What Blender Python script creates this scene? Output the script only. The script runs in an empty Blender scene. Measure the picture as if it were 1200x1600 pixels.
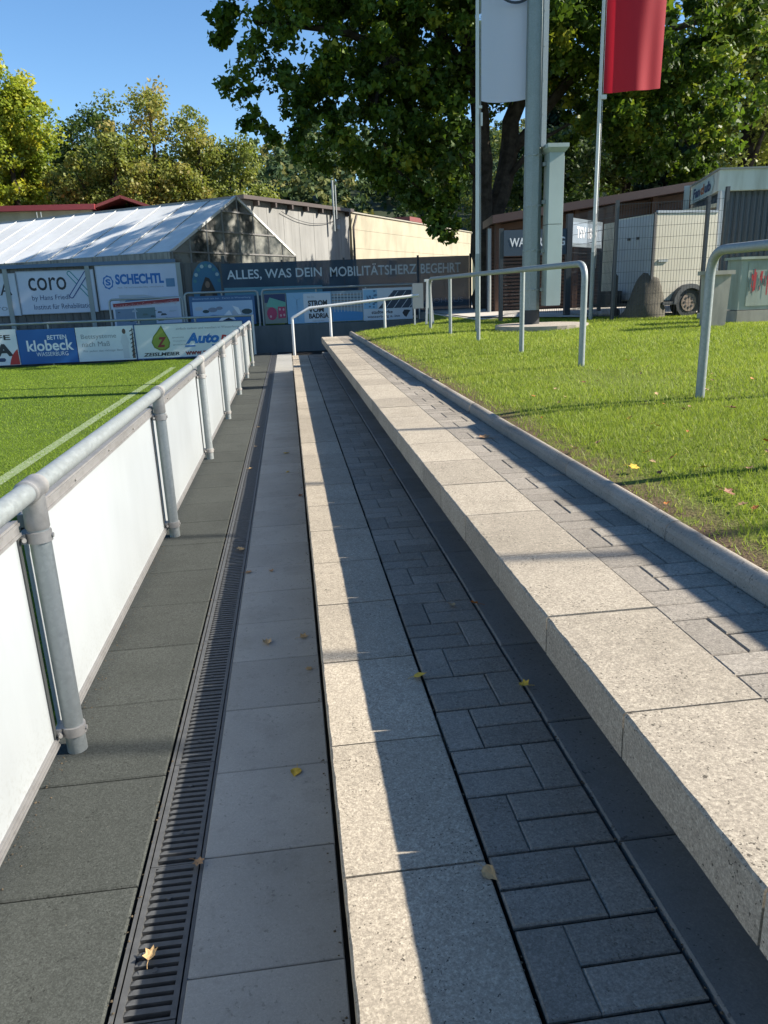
import bpy, math, random
import numpy as np
from mathutils import Vector, Matrix

random.seed(7)
RNG = np.random.default_rng(11)
SC = bpy.context.scene
COL = SC.collection
D = bpy.data

# ------------------------------------------------------------------ camera
CAMH = 1.65
AX = np.array([[0.99134576, -0.07108846, 0.11036306],
               [-0.12608476, -0.28150689, 0.95123946],
               [-0.03655418, -0.95692231, -0.28803383]])   # world axes seen by the lens (right, down, forward)
cd = D.cameras.new('camera')
cam = D.objects.new('camera', cd)
COL.objects.link(cam)
right, down, fwd = (Vector(AX[:, i]) for i in range(3))
m = Matrix((right, -down, -fwd)).transposed().to_4x4()
m.translation = (0, 0, CAMH)
cam.matrix_world = m
cd.sensor_fit = 'VERTICAL'
cd.sensor_height = 24.0
cd.lens = 1154.3 / 1600 * 24.0
cd.clip_start = 0.05
cd.clip_end = 2000
SC.camera = cam

# ------------------------------------------------------------------ sky, sun, exposure
SUNV = Vector((1.0, -0.115, 0.684)).normalized()
EL = math.asin(SUNV.z)
world = D.worlds.new('World')
SC.world = world
world.use_nodes = True
wn = world.node_tree
wn.nodes.clear()
wo = wn.nodes.new('ShaderNodeOutputWorld')
bg = wn.nodes.new('ShaderNodeBackground')
sky = wn.nodes.new('ShaderNodeTexSky')
sky.sky_type = 'NISHITA'
sky.sun_disc = False
sky.sun_elevation = EL
sky.sun_rotation = math.atan2(SUNV.x, SUNV.y)
sky.altitude = 450
sky.air_density = 1.0
sky.dust_density = 0.25
sky.ozone_density = 2.5
hs = wn.nodes.new('ShaderNodeHueSaturation')
hs.inputs['Saturation'].default_value = 1.17
hs.inputs['Value'].default_value = 1.55
wn.links.new(sky.outputs[0], hs.inputs['Color'])
wn.links.new(hs.outputs[0], bg.inputs[0])
wn.links.new(bg.outputs[0], wo.inputs[0])
bg.inputs[1].default_value = 0.055

sl = D.lights.new('sun', 'SUN')
sl.energy = 5.0
sl.angle = math.radians(0.55)
sl.color = (1.0, 0.92, 0.8)
so = D.objects.new('sun', sl)
COL.objects.link(so)
so.location = (20, -3, 15)
so.rotation_euler = SUNV.to_track_quat('Z', 'Y').to_euler()

SC.view_settings.view_transform = 'Standard'
SC.view_settings.look = 'None'
SC.view_settings.gamma = 1.0
SC.view_settings.use_curve_mapping = False
SC.view_settings.exposure = 1.28
SC.render.engine = 'CYCLES'
SC.cycles.max_bounces = 6
SC.cycles.transparent_max_bounces = 8
SC.cycles.use_denoising = True
SC.cycles.denoising_input_passes = 'RGB_ALBEDO_NORMAL'
SC.cycles.denoising_prefilter = 'ACCURATE'


# ------------------------------------------------------------------ materials
def N(nt, t, **kw):
    n = nt.nodes.new(t)
    for k, v in kw.items():
        if k.startswith('i_'):
            n.inputs[k[2:].replace('_', ' ')].default_value = v
        else:
            setattr(n, k, v)
    return n


def new_mat(name):
    mt = D.materials.new(name)
    mt.use_nodes = True
    nt = mt.node_tree
    b = nt.nodes['Principled BSDF']
    return mt, nt, b


def rgba(c):
    return (c[0], c[1], c[2], 1.0)


def mixc(nt, fac, a, b, mode='MIX'):
    n = nt.nodes.new('ShaderNodeMix')
    n.data_type = 'RGBA'
    n.blend_type = mode
    for s, v in ((0, fac), (6, a), (7, b)):
        if hasattr(v, 'is_output'):
            nt.links.new(v, n.inputs[s])
        elif isinstance(v, (int, float)):
            n.inputs[s].default_value = v if s == 0 else (v, v, v, 1)
        else:
            n.inputs[s].default_value = rgba(v)
    return n.outputs[2]


def maprange(nt, v, a, b, c=0.0, d=1.0):
    n = nt.nodes.new('ShaderNodeMapRange')
    nt.links.new(v, n.inputs[0])
    for i, x in enumerate((a, b, c, d)):
        n.inputs[i + 1].default_value = x
    return n.outputs[0]


def pos(nt):
    return nt.nodes.new('ShaderNodeNewGeometry').outputs['Position']


def noise(nt, vec, scale, detail=3.0, rough=0.55, dim=None):
    n = nt.nodes.new('ShaderNodeTexNoise')
    nt.links.new(vec, n.inputs['Vector'])
    n.inputs['Scale'].default_value = scale
    n.inputs['Detail'].default_value = detail
    n.inputs['Roughness'].default_value = rough
    return n.outputs[0]


def voro(nt, vec, scale, feature='F1', out='Distance'):
    n = nt.nodes.new('ShaderNodeTexVoronoi')
    n.feature = feature
    nt.links.new(vec, n.inputs['Vector'])
    n.inputs['Scale'].default_value = scale
    return n.outputs[out]


def bump(nt, b, h, strength=0.3, dist=0.002):
    n = nt.nodes.new('ShaderNodeBump')
    n.inputs['Strength'].default_value = strength
    n.inputs['Distance'].default_value = dist
    nt.links.new(h, n.inputs['Height'])
    nt.links.new(n.outputs[0], b.inputs['Normal'])


def stone_mat(name, base, dark, light, grain=330, pit=120, patch=2.2, pitamt=0.8, bmp=0.5, per_piece=0.10, gcon=0.5):
    mt, nt, b = new_mat(name)
    p = pos(nt)
    col = nt.nodes.new('ShaderNodeTexVoronoi')
    col.inputs['Scale'].default_value = grain
    nt.links.new(p, col.inputs['Vector'])
    sep = nt.nodes.new('ShaderNodeSeparateColor')
    nt.links.new(col.outputs['Color'], sep.inputs[0])
    g = maprange(nt, sep.outputs[0], 0.1, 0.95, 0.5 - gcon / 2, 0.5 + gcon / 2)
    c = mixc(nt, g, dark, light)
    big = maprange(nt, noise(nt, p, patch, 5, 0.6), 0.35, 0.65)
    c2_ = nt.nodes.new('ShaderNodeTexVoronoi')
    c2_.inputs['Scale'].default_value = grain * .42
    nt.links.new(p, c2_.inputs['Vector'])
    s2_ = nt.nodes.new('ShaderNodeSeparateColor')
    nt.links.new(c2_.outputs['Color'], s2_.inputs[0])
    c = mixc(nt, 0.4, c, mixc(nt, maprange(nt, s2_.outputs[0], .1, .9, .5 - gcon / 2, .5 + gcon / 2), dark, light))
    c = mixc(nt, 0.3, c, base)
    c = mixc(nt, big, c, mixc(nt, 0.5, c, (base[0] * .72, base[1] * .72, base[2] * .72)))
    stn = maprange(nt, noise(nt, p, 3.6, 6, 0.7), 0.52, 0.68, 0, 0.38)
    c = mixc(nt, stn, c, (base[0] * .5, base[1] * .5, base[2] * .48))
    mid = maprange(nt, noise(nt, p, 14, 4, 0.65), 0.58, 0.75, 0, 0.45)
    c = mixc(nt, mid, c, (base[0] * .45, base[1] * .45, base[2] * .45))
    # mottling and irregular pits between the grains
    gr = noise(nt, p, grain * .55, 2, .7)
    c = mixc(nt, maprange(nt, gr, .36, .64, .55 * gcon, 0), c, dark)
    gr2 = noise(nt, p, grain * .34, 3, .75)
    c = mixc(nt, maprange(nt, gr2, .55, .68, 0, .45 * gcon), c, light)
    pv = noise(nt, p, pit, 2, .6)
    area = maprange(nt, noise(nt, p, 7, 3, .6), .35, .7, .28, .385)
    mth = nt.nodes.new('ShaderNodeMath')
    mth.operation = 'LESS_THAN'
    nt.links.new(pv, mth.inputs[0])
    nt.links.new(area, mth.inputs[1])
    ml = nt.nodes.new('ShaderNodeMath')
    ml.operation = 'MULTIPLY'
    nt.links.new(mth.outputs[0], ml.inputs[0])
    ml.inputs[1].default_value = pitamt
    c = mixc(nt, ml.outputs[0], c, (dark[0] * .3, dark[1] * .3, dark[2] * .3))
    oi = nt.nodes.new('ShaderNodeObjectInfo')
    r = maprange(nt, oi.outputs['Random'], 0, 1, 1 - per_piece, 1 + per_piece)
    cm = nt.nodes.new('ShaderNodeVectorMath')
    cm.operation = 'SCALE'
    nt.links.new(c, cm.inputs[0])
    nt.links.new(r, cm.inputs['Scale'])
    nt.links.new(cm.outputs[0], b.inputs['Base Color'])
    b.inputs['Roughness'].default_value = 0.9
    b.inputs['Specular IOR Level'].default_value = 0.25
    h = nt.nodes.new('ShaderNodeMath')
    h.operation = 'SUBTRACT'
    nt.links.new(sep.outputs[1], h.inputs[0])
    nt.links.new(ml.outputs[0], h.inputs[1])
    bump(nt, b, h.outputs[0], bmp, 0.0028)
    return mt


def plain(name, c, rough=0.5, metal=0.0, var=0.12, scale=6.0, bmp=0.0, spec=0.5, c2=None, rvar=0.0):
    mt, nt, b = new_mat(name)
    p = pos(nt)
    n = noise(nt, p, scale, 5, 0.6)
    f = maprange(nt, n, 0.3, 0.7)
    lo = tuple(x * (1 - var) for x in c) if c2 is None else c2
    col = mixc(nt, f, lo, tuple(min(1, x * (1 + var * .5)) for x in c))
    nt.links.new(col, b.inputs['Base Color'])
    b.inputs['Roughness'].default_value = rough
    if rvar:
        nt.links.new(maprange(nt, n, 0.3, 0.7, rough - rvar, rough + rvar), b.inputs['Roughness'])
    b.inputs['Metallic'].default_value = metal
    b.inputs['Specular IOR Level'].default_value = spec
    if bmp:
        bump(nt, b, noise(nt, p, scale * 12, 4), bmp, 0.002)
    return mt


def streaky(name, c, dirt, scale=3.0, amt=0.6, rough=0.8, zs=0.15, lo=0.45, hi=0.7):
    """paint or render with rain streaks running down"""
    mt, nt, b = new_mat(name)
    p = pos(nt)
    mp = nt.nodes.new('ShaderNodeMapping')
    nt.links.new(p, mp.inputs[0])
    mp.inputs['Scale'].default_value = (1, 1, zs)
    n = noise(nt, mp.outputs[0], scale, 6, 0.65)
    f = maprange(nt, n, lo, hi, 0, amt)
    c1 = mixc(nt, f, c, dirt)
    n2 = maprange(nt, noise(nt, p, 0.8, 3), 0.3, 0.7, 0.88, 1.05)
    v = nt.nodes.new('ShaderNodeVectorMath')
    v.operation = 'SCALE'
    nt.links.new(c1, v.inputs[0])
    nt.links.new(n2, v.inputs['Scale'])
    nt.links.new(v.outputs[0], b.inputs['Base Color'])
    b.inputs['Roughness'].default_value = rough
    return mt


def galv(name, c=(0.42, 0.46, 0.47), rough=0.42, metal=0.75):
    mt, nt, b = new_mat(name)
    p = pos(nt)
    col = nt.nodes.new('ShaderNodeTexVoronoi')
    col.inputs['Scale'].default_value = 70
    nt.links.new(p, col.inputs['Vector'])
    sep = nt.nodes.new('ShaderNodeSeparateColor')
    nt.links.new(col.outputs['Color'], sep.inputs[0])
    f = maprange(nt, sep.outputs[0], 0, 1, 0.35, 0.65)
    n = maprange(nt, noise(nt, p, 5, 5, .6), 0.3, 0.7)
    cc = mixc(nt, f, tuple(x * .8 for x in c), tuple(x * 1.15 for x in c))
    cc = mixc(nt, n, cc, mixc(nt, .35, cc, (.3, .32, .33)))
    nt.links.new(cc, b.inputs['Base Color'])
    nt.links.new(maprange(nt, sep.outputs[1], 0, 1, rough - .08, rough + .12), b.inputs['Roughness'])
    b.inputs['Metallic'].default_value = metal
    return mt


def leaf_mat(name, c1, c2, c3, trans=0.35, rough=0.5, spec=0.35):
    mt, nt, b = new_mat(name)
    a = nt.nodes.new('ShaderNodeAttribute')
    a.attribute_name = 'tint'
    cr = nt.nodes.new('ShaderNodeValToRGB')
    cr.color_ramp.elements[0].color = rgba(c1)
    cr.color_ramp.elements[1].color = rgba(c3)
    e = cr.color_ramp.elements.new(0.55)
    e.color = rgba(c2)
    nt.links.new(a.outputs['Fac'], cr.inputs[0])
    nt.links.new(cr.outputs[0], b.inputs['Base Color'])
    b.inputs['Roughness'].default_value = rough
    b.inputs['Specular IOR Level'].default_value = spec
    tr = nt.nodes.new('ShaderNodeBsdfTranslucent')
    g = mixc(nt, 0.5, cr.outputs[0], mixc(nt, 1.0, cr.outputs[0], (1.5, 1.5, 0.5), 'MULTIPLY'))
    nt.links.new(g, tr.inputs[0])
    ms = nt.nodes.new('ShaderNodeMixShader')
    ms.inputs[0].default_value = trans
    nt.links.new(b.outputs[0], ms.inputs[1])
    nt.links.new(tr.outputs[0], ms.inputs[2])
    nt.links.new(ms.outputs[0], nt.nodes['Material Output'].inputs[0])
    return mt


M = {}
M['slab_cream'] = stone_mat('washed_concrete', (.44, .385, .30), (.21, .18, .14), (.66, .58, .45), 290, 112, 1.6, .85, 1.0, .13, 1.0)
M['paver'] = stone_mat('paver_concrete', (.31, .275, .225), (.135, .12, .10), (.48, .43, .355), 290, 130, 2.0, .5, .9, .15, .8)
M['slab_smooth'] = stone_mat('smooth_dark_concrete', (.20, .198, .18), (.145, .143, .132), (.26, .257, .235), 340, 80, 2.5, .6, .3, .10, .8)
M['slab_grey'] = stone_mat('grey_concrete', (.34, .335, .305), (.26, .255, .235), (.42, .41, .375), 360, 60, 2.0, .35, .25, .07, .7)
M['rubber'] = stone_mat('rubber_granulate', (.050, .055, .050), (.022, .025, .022), (.10, .108, .10), 300, 90, 1.2, .6, .6, .10, .9)
M['kerb'] = stone_mat('kerb_concrete', (.37, .32, .26), (.20, .18, .15), (.48, .43, .36), 280, 90, 3.0, .6, .5, .08)
M['drain'] = plain('drain_iron', (.072, .074, .075), .5, 0.0, .25, 30, .15, .5)
M['joint'] = plain('joint_dirt', (.022, .020, .017), .95, 0, .3, 20, .4, .2)
M['galv'] = galv('galvanised_steel', (.29, .32, .32), .48, .45)
M['galv_dull'] = galv('galvanised_steel_weathered', (.27, .30, .295), .55, .5)
M['fitting'] = plain('cast_aluminium', (.33, .32, .305), .6, .35, .15, 30, .15)
M['alu'] = streaky('aluminium_profile', (.19, .187, .185), (.11, .105, .10), 18, .6, .4, 1)
M['panel'] = streaky('white_panel', (.335, .36, .37), (.29, .31, .32), 3, .5, .38, .25)
pm = M['panel'].node_tree
pb = pm.nodes['Principled BSDF']
src = pb.inputs['Base Color'].links[0].from_socket
pz = pm.nodes.new('ShaderNodeSeparateXYZ')
pp = pos(pm)
pm.links.new(pp, pz.inputs[0])
mu = pm.nodes.new('ShaderNodeMath')
mu.operation = 'MULTIPLY'
pm.links.new(maprange(pm, pz.outputs[2], .07, .30, 1.0, 0.05), mu.inputs[0])
pm.links.new(maprange(pm, noise(pm, pp, 55, 5, .75), .5, .68, 0, .38), mu.inputs[1])
pm.links.new(mixc(pm, mu.outputs[0], src, (.15, .14, .11)), pb.inputs['Base Color'])
M['mast'] = galv('mast_zinc', (.24, .275, .27), .55, .5)
M['black'] = plain('black_paint', (.02, .022, .025), .55)
M['anthracite'] = plain('anthracite_paint', (.028, .036, .045), .4, 0, .1)
M['cabinet'] = streaky('pale_green_lacquer', (.34, .41, .395), (.27, .32, .30), 3, .4, .45, .3)
M['white_rail'] = plain('white_gloss_steel', (.55, .56, .55), .35, 0, .06)
M['soil'] = plain('soil', (.10, .075, .05), .95, 0, .5, 9, .8, .1)
M['bark'] = plain('bark', (.055, .045, .036), .95, 0, .6, 5, 1.0, .1)
M['bark2'] = plain('bark_dark', (.035, .032, .03), .95, 0, .5, 5, .8, .1)
M['dark_wall'] = streaky('dark_sheet_wall', (.10, .115, .12), (.055, .065, .07), 3, .7, .7, .2)
M['forecourt'] = plain('light_gravel_paving', (.46, .43, .38), .95, 0, .2, 3, .3, .2)


def flat(name, c, rough=0.55):
    k = 'f_' + name
    if k not in M:
        M[k] = plain(name, c, rough, 0, .06, 2.0, 0)
    return M[k]


# ------------------------------------------------------------------ object helpers
def tag(o, label=None, cat=None, group=None, kind=None):
    if label:
        o['label'] = label
    if cat:
        o['category'] = cat
    if group:
        o['group'] = group
    if kind:
        o['kind'] = kind
    return o


def thing(name, loc, label, cat, group=None, rz=0.0):
    o = D.objects.new(name, None)
    o.location = loc
    o.rotation_euler = (0, 0, rz)
    o.empty_display_size = 0.2
    COL.objects.link(o)
    return tag(o, label, cat, group)


def link(name, me, mat, parent=None, smooth=False, loc=None):
    """one mesh object; vertices are in world space unless loc is given"""
    if mat is not None and len(me.materials) == 0:
        me.materials.append(mat)
    if smooth:
        me.polygons.foreach_set('use_smooth', [True] * len(me.polygons))
        me.set_sharp_from_angle(angle=math.radians(38))
    o = D.objects.new(name, me)
    COL.objects.link(o)
    if parent is not None:
        o.parent = parent
    if loc is not None:
        o.location = loc
    elif parent is not None:
        w = Vector((0, 0, 0))
        q = parent
        while q is not None:
            w += q.location
            q = q.parent
        o.location = -w
    return o


def mesh(name, v, f):
    me = D.meshes.new(name)
    me.from_pydata([tuple(x) for x in v], [], f)
    me.update()
    return me


class MB:
    def __init__(s):
        s.v, s.f = [], []

    def add(s, v, f):
        n = len(s.v)
        s.v += [tuple(x) for x in v]
        s.f += [tuple(i + n for i in q) for q in f]
        return s

    def box(s, x0, x1, y0, y1, z0, z1):
        v = [(x, y, z) for z in (z0, z1) for y in (y0, y1) for x in (x0, x1)]
        return s.add(v, [(0, 2, 3, 1), (4, 5, 7, 6), (0, 1, 5, 4), (2, 6, 7, 3), (0, 4, 6, 2), (1, 3, 7, 5)])

    def bar(s, a, b, w, h=None):
        """rectangular bar from a to b"""
        h = h or w
        a, b = Vector(a), Vector(b)
        d = (b - a).normalized()
        up = Vector((0, 0, 1)) if abs(d.z) < .9 else Vector((1, 0, 0))
        x = d.cross(up).normalized()
        y = x.cross(d).normalized()
        v = []
        for p in (a, b):
            for sx, sy in ((-1, -1), (1, -1), (1, 1), (-1, 1)):
                v.append(p + x * sx * w / 2 + y * sy * h / 2)
        return s.add(v, [(0, 3, 2, 1), (4, 5, 6, 7), (0, 1, 5, 4), (1, 2, 6, 5), (2, 3, 7, 6), (3, 0, 4, 7)])

    def quad(s, *p):
        return s.add(p, [tuple(range(len(p)))])

    def tube(s, pts, r, seg=12, cap=True):
        pts = [Vector(p) for p in pts]
        rs = r if isinstance(r, (list, tuple)) else [r] * len(pts)
        ref = None
        n0 = len(s.v)
        k = len(pts)
        for i, p in enumerate(pts):
            if i == 0:
                t = (pts[1] - p).normalized()
            elif i == k - 1:
                t = (p - pts[i - 1]).normalized()
            else:
                t = ((p - pts[i - 1]).normalized() + (pts[i + 1] - p).normalized()).normalized()
            if ref is None:
                ref = Vector((0, 0, 1)) if abs(t.z) < .9 else Vector((1, 0, 0))
            x = t.cross(ref).normalized()
            ref = x.cross(t).normalized()
            for j in range(seg):
                a = 2 * math.pi * j / seg
                s.v.append(tuple(p + (x * math.cos(a) + ref * math.sin(a)) * rs[i]))
        for i in range(k - 1):
            for j in range(seg):
                a, b = n0 + i * seg + j, n0 + i * seg + (j + 1) % seg
                s.f.append((a, b, b + seg, a + seg))
        if cap:
            s.f.append(tuple(n0 + j for j in range(seg))[::-1])
            s.f.append(tuple(n0 + (k - 1) * seg + j for j in range(seg)))
        return s

    def out(s, name, mat, parent=None, smooth=False, loc=None):
        me = mesh(name, s.v, s.f)
        return link(name, me, mat, parent, smooth, loc)


def arc(p0, p1, p2, n=6, t=0.5):
    """rounded corner p0-p1-p2"""
    p0, p1, p2 = Vector(p0), Vector(p1), Vector(p2)
    return [(1 - u) ** 2 * p0 + 2 * u * (1 - u) * p1 + u * u * p2 for u in [i / n for i in range(n + 1)]]


def bulk(name, verts, nper, mat, tint=None, parent=None, faces_per=None, loc=None):
    """many small polygons, nper vertices each, as one mesh (numpy)"""
    verts = np.asarray(verts, dtype=np.float32).reshape(-1, 3)
    nf = len(verts) // nper
    me = D.meshes.new(name)
    me.vertices.add(len(verts))
    me.vertices.foreach_set('co', verts.ravel())
    me.loops.add(nf * nper)
    me.loops.foreach_set('vertex_index', np.arange(nf * nper, dtype=np.int32))
    me.polygons.add(nf)
    me.polygons.foreach_set('loop_start', np.arange(0, nf * nper, nper, dtype=np.int32))
    me.update(calc_edges=True)
    if tint is not None:
        at = me.attributes.new('tint', 'FLOAT', 'FACE')
        at.data.foreach_set('value', np.asarray(tint, dtype=np.float32))
    return link(name, me, mat, parent, False, loc)


_txt = {}


def text(parent, s, x0, x1, z0, z1, y, mat, bold=0.0, shear=0.0, name='lettering', fit=True, xf=None):
    """flat lettering on a face looking towards -Y, fitted into x0..x1, z0..z1"""
    cu = D.curves.new('t', 'FONT')
    cu.body = s
    cu.offset = bold
    cu.shear = shear
    cu.resolution_u = 3
    o = D.objects.new('t', cu)
    COL.objects.link(o)
    dg = bpy.context.evaluated_depsgraph_get()
    dg.update()
    me = D.meshes.new_from_object(o.evaluated_get(dg))
    D.objects.remove(o)
    D.curves.remove(cu)
    co = np.empty(len(me.vertices) * 3, dtype=np.float32)
    me.vertices.foreach_get('co', co)
    co = co.reshape(-1, 3)
    a, b = co.min(0), co.max(0)
    sx = (x1 - x0) / max(b[0] - a[0], 1e-6)
    sz = (z1 - z0) / max(b[1] - a[1], 1e-6)
    out = np.zeros_like(co)
    out[:, 0] = x0 + (co[:, 0] - a[0]) * sx
    out[:, 1] = y
    out[:, 2] = z0 + (co[:, 1] - a[1]) * sz
    if xf is not None:
        out = np.array([xf(*p) for p in out], dtype=np.float32)
    me.vertices.foreach_set('co', out.ravel())
    me.materials.clear()
    me.name = name
    me.update()
    return link(name, me, mat, parent)


def patch(parent, pts, y, mat, name='printed_patch'):
    """flat printed shape on a face looking towards -Y; pts are (x, z)"""
    me = mesh(name, [(x, y, z) for x, z in pts], [tuple(range(len(pts)))])
    return link(name, me, mat, parent)


def disc(cx, cz, rx, rz, n=20, a0=0, a1=2 * math.pi):
    return [(cx + rx * math.cos(a0 + (a1 - a0) * i / n), cz + rz * math.sin(a0 + (a1 - a0) * i / n)) for i in range(n)]


def copy_tree(o, loc=None, parent=None):
    c = o.copy()
    COL.objects.link(c)
    if parent is not None:
        c.parent = parent
    if loc is not None:
        c.location = loc
    for ch in list(o.children):
        copy_tree(ch, None, c)
    return c


# ------------------------------------------------------------------ levels of the terrace
Z1, Z2 = 0.358, 0.718          # lower and upper seating step
YE = 16.45                     # where the steps end
Y0 = -1.2


def lawn_z(x, y):
    x = np.asarray(x, dtype=float)
    y = np.asarray(y, dtype=float)
    d = np.maximum(x - 1.41, 0)
    z = 0.772 + 0.07 * (1 - np.exp(-d / 0.85)) + 0.016 * np.minimum(d, 5.0)
    z = z + 0.012 * np.sin(x * 1.7 + y * .6) * np.sin(y * .9) * np.clip(d, 0, 1)
    # bank going down behind the end of the steps
    edge = YE + 0.15 + np.clip((x - 2.2) * 1.1, 0, 30)
    t = np.clip((y - edge) / 1.5, 0, 1)
    t = t * t * (3 - 2 * t)
    zlow = np.where(x > 4.2, 0.93, 0.0)
    return z * (1 - t) + np.minimum(zlow, z) * t


# ground far around, pitch
gm, gnt, gb = new_mat('field_grass')
gp = pos(gnt)
gc = mixc(gnt, maprange(gnt, noise(gnt, gp, 0.7, 5, .6), .35, .65), (.07, .115, .018), (.11, .165, .024))
gc = mixc(gnt, maprange(gnt, noise(gnt, gp, 60, 3, .7), .4, .7), gc, (.03, .05, .012))
gnt.links.new(gc, gb.inputs['Base Color'])
gb.inputs['Roughness'].default_value = .9
gb.inputs['Specular IOR Level'].default_value = .1
bump(gnt, gb, noise(gnt, gp, 90, 3), .6, .01)
M['field'] = gm

g = MB().quad((-400, -400, -.35), (400, -400, -.35), (400, 600, -.35), (-400, 600, -.35)).out('ground', M['field'])
tag(g, kind='structure')
pt = MB().quad((-70, -40, -.03), (-1.0, -40, -.03), (-1.0, 21.9, -.03), (-70, 21.9, -.03)).out('pitch', M['field'])
tag(pt, kind='structure')

# painted touch line: a slightly uneven sheet
lm, lnt, lb = new_mat('line_paint')
lp = pos(lnt)
lc = mixc(lnt, maprange(lnt, noise(lnt, lp, 30, 5, .75), .42, .66), (.11, .17, .04), (.27, .30, .22))
lnt.links.new(lc, lb.inputs['Base Color'])
lb.inputs['Roughness'].default_value = .9
tl = MB().quad((-3.01, -5, -.024), (-2.87, -5, -.024), (-2.87, 19.4, -.024), (-3.01, 19.4, -.024)).out('touch_line', lm)
tag(tl, kind='structure')

# low path at the far end and under the tiles
base = MB().box(-1.04, 1.30, Y0, YE + .1, -.34, -.045).box(-1.04, 1.6, YE + .1, 22.9, -.34, -.045).out('path_bed', M['joint'])
tag(base, kind='structure')
fb = MB().box(1.6, 4.6, YE + 2.4, 22.9, -.34, -.01).out('lower_ground', M['field'])
tag(fb, kind='structure')


def slab_mesh(name, lx, ly, h, ch=0.004):
    """block with bevelled top edge and slightly broken corners; origin at its lower left corner, top at 0"""
    v = []
    for (z, i) in ((-h, 0.0), (-ch, 0.0), (0.0, ch)):
        v += [(i, i, z), (lx - i, i, z), (lx - i, ly - i, z), (i, ly - i, z)]
    f = [(3, 2, 1, 0), (8, 9, 10, 11)]
    for r in (0, 4):
        for j in range(4):
            k = (j + 1) % 4
            f.append((r + j, r + k, r + k + 4, r + j + 4))
    return mesh(name, v, f)


def lay(parent, name, me, mat, spots, top, jz=0.0012, jr=0.0012):
    first = None
    if len(me.materials) == 0:
        me.materials.append(mat)
    for (x, y) in spots:
        o = D.objects.new(name, me) if first is None else first.copy()
        first = first or o
        COL.objects.link(o)
        o.parent = parent
        o.location = (x + random.uniform(-.0008, .0008), y, top + random.uniform(-jz, jz))
        o.rotation_euler = (random.uniform(-jr, jr), random.uniform(-jr, jr), random.uniform(-jr, jr))
    return first


def frange(a, b, s):
    out = []
    while a < b - 1e-6:
        out.append(a)
        a += s
    return out


# lower path: rubber tiles and grey slabs
path = D.objects.new('lower_path', None)
COL.objects.link(path)
tag(path, kind='structure')
P = .527
lay(path, 'rubber_tile', slab_mesh('rubber_tile', .455, P - .006, .04, .005), M['rubber'],
    [(-1.012, 1.851 + P * k) for k in range(-6, 39)], 0.0, .0015, .002)
P = .4205
lay(path, 'paving_slab', slab_mesh('paving_slab', .401, P - .004, .04, .003), M['slab_grey'],
    [(-.372, 1.509 + P * k) for k in range(-6, 36)] + [(-.372, 1.509 + P * k) for k in range(36, 48)], 0.0, .001, .001)
# cream slabs lying at the end of the path
lay(path, 'end_slab', slab_mesh('end_slab', .36, .50, .05, .003), M['slab_cream'],
    [(.035, YE + .25 + .52 * k) for k in range(0, 5)], 0.0)
tag(MB().box(.036, .38, YE + .12, 22.6, -.34, -.052).out('path_edge_fill', M['joint']), kind='structure')

# drainage channel
dr = thing('drainage_channel', (-.458, 0, 0), 'long dark slotted drainage channel between the rubber tiles and the grey slabs', 'drain')
b = MB()
b.box(-.545, -.535, Y0, 22.4, -.10, -.001).box(-.381, -.371, Y0, 22.4, -.10, -.001).box(-.535, -.381, Y0, 22.4, -.10, -.09)
b.out('channel_body', M['drain'], dr)
GL = .512
gb_ = MB()
x0, x1 = -.530, -.386
gb_.box(x0, x0 + .016, 0, GL - .003, -.03, -.003)
gb_.box(x1 - .014, x1, 0, GL - .003, -.03, -.003)
gb_.box(x0 + .016, x1 - .014, 0, .006, -.03, -.0035)
gb_.box(x0 + .016, x1 - .014, GL - .009, GL - .003, -.03, -.0035)
ns = 18
for k in range(ns):
    y = .006 + (GL - .015) * (k + .62) / ns
    # bar with a rounded, tapering slot beside it
    v = [(x0 + .016, y, -.004), (x1 - .014, y, -.004), (x1 - .014, y + .0145, -.004), (x0 + .030, y + .0155, -.004), (x0 + .016, y + .0185, -.0105)]
    w_ = [(a, c, -.03) for a, c, _ in v]
    gb_.add(v + w_, [(0, 1, 2, 3, 4), (9, 8, 7, 6, 5)] + [(i, i + 5, (i + 1) % 5 + 5, (i + 1) % 5) for i in range(5)])
for yy in (GL * .28, GL * .75):
    gb_.tube([((x0 + x1) / 2, yy, -.02), ((x0 + x1) / 2, yy, -.0025)], .008, 8)
gme = mesh('grate', gb_.v, gb_.f)
gme.materials.append(M['drain'])
for k in range(-5, 41):
    o = D.objects.new('grate', gme)
    COL.objects.link(o)
    o.parent = dr
    o.location = (.458, 1.391 + .0155 + GL * k, random.uniform(-.0008, .0004))


def kerb_line(parent):
    """rounded kerb stones along the lawn"""
    prof = [(1.342, .60), (1.342, .752), (1.347, .768), (1.358, .779), (1.374, .785), (1.392, .785), (1.404, .779), (1.411, .768), (1.413, .60)]
    L = 1.035
    n = len(prof)
    v = [(x, 0, z) for x, z in prof] + [(x, L - .006, z) for x, z in prof]
    f = [(i, i + n, i + 1 + n, i + 1) for i in range(n - 1)] + [tuple(range(n)), tuple(range(2 * n - 1, n - 1, -1)), (0, n - 1, 2 * n - 1, n)]
    me = mesh('kerb_stone', v, f)
    me.polygons.foreach_set('use_smooth', [1 < i < 7 for i in range(len(f))])
    me.materials.append(M['kerb'])
    for k in range(-4, 14):
        y = 2.477 + L * k
        if y > YE - .3:
            break
        o = D.objects.new('kerb_stone', me)
        COL.objects.link(o)
        o.parent = parent
        o.location = (random.uniform(-.002, .002), y, random.uniform(-.002, .002))
        o.rotation_euler = (0, 0, random.uniform(-.0015, .0015))


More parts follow.
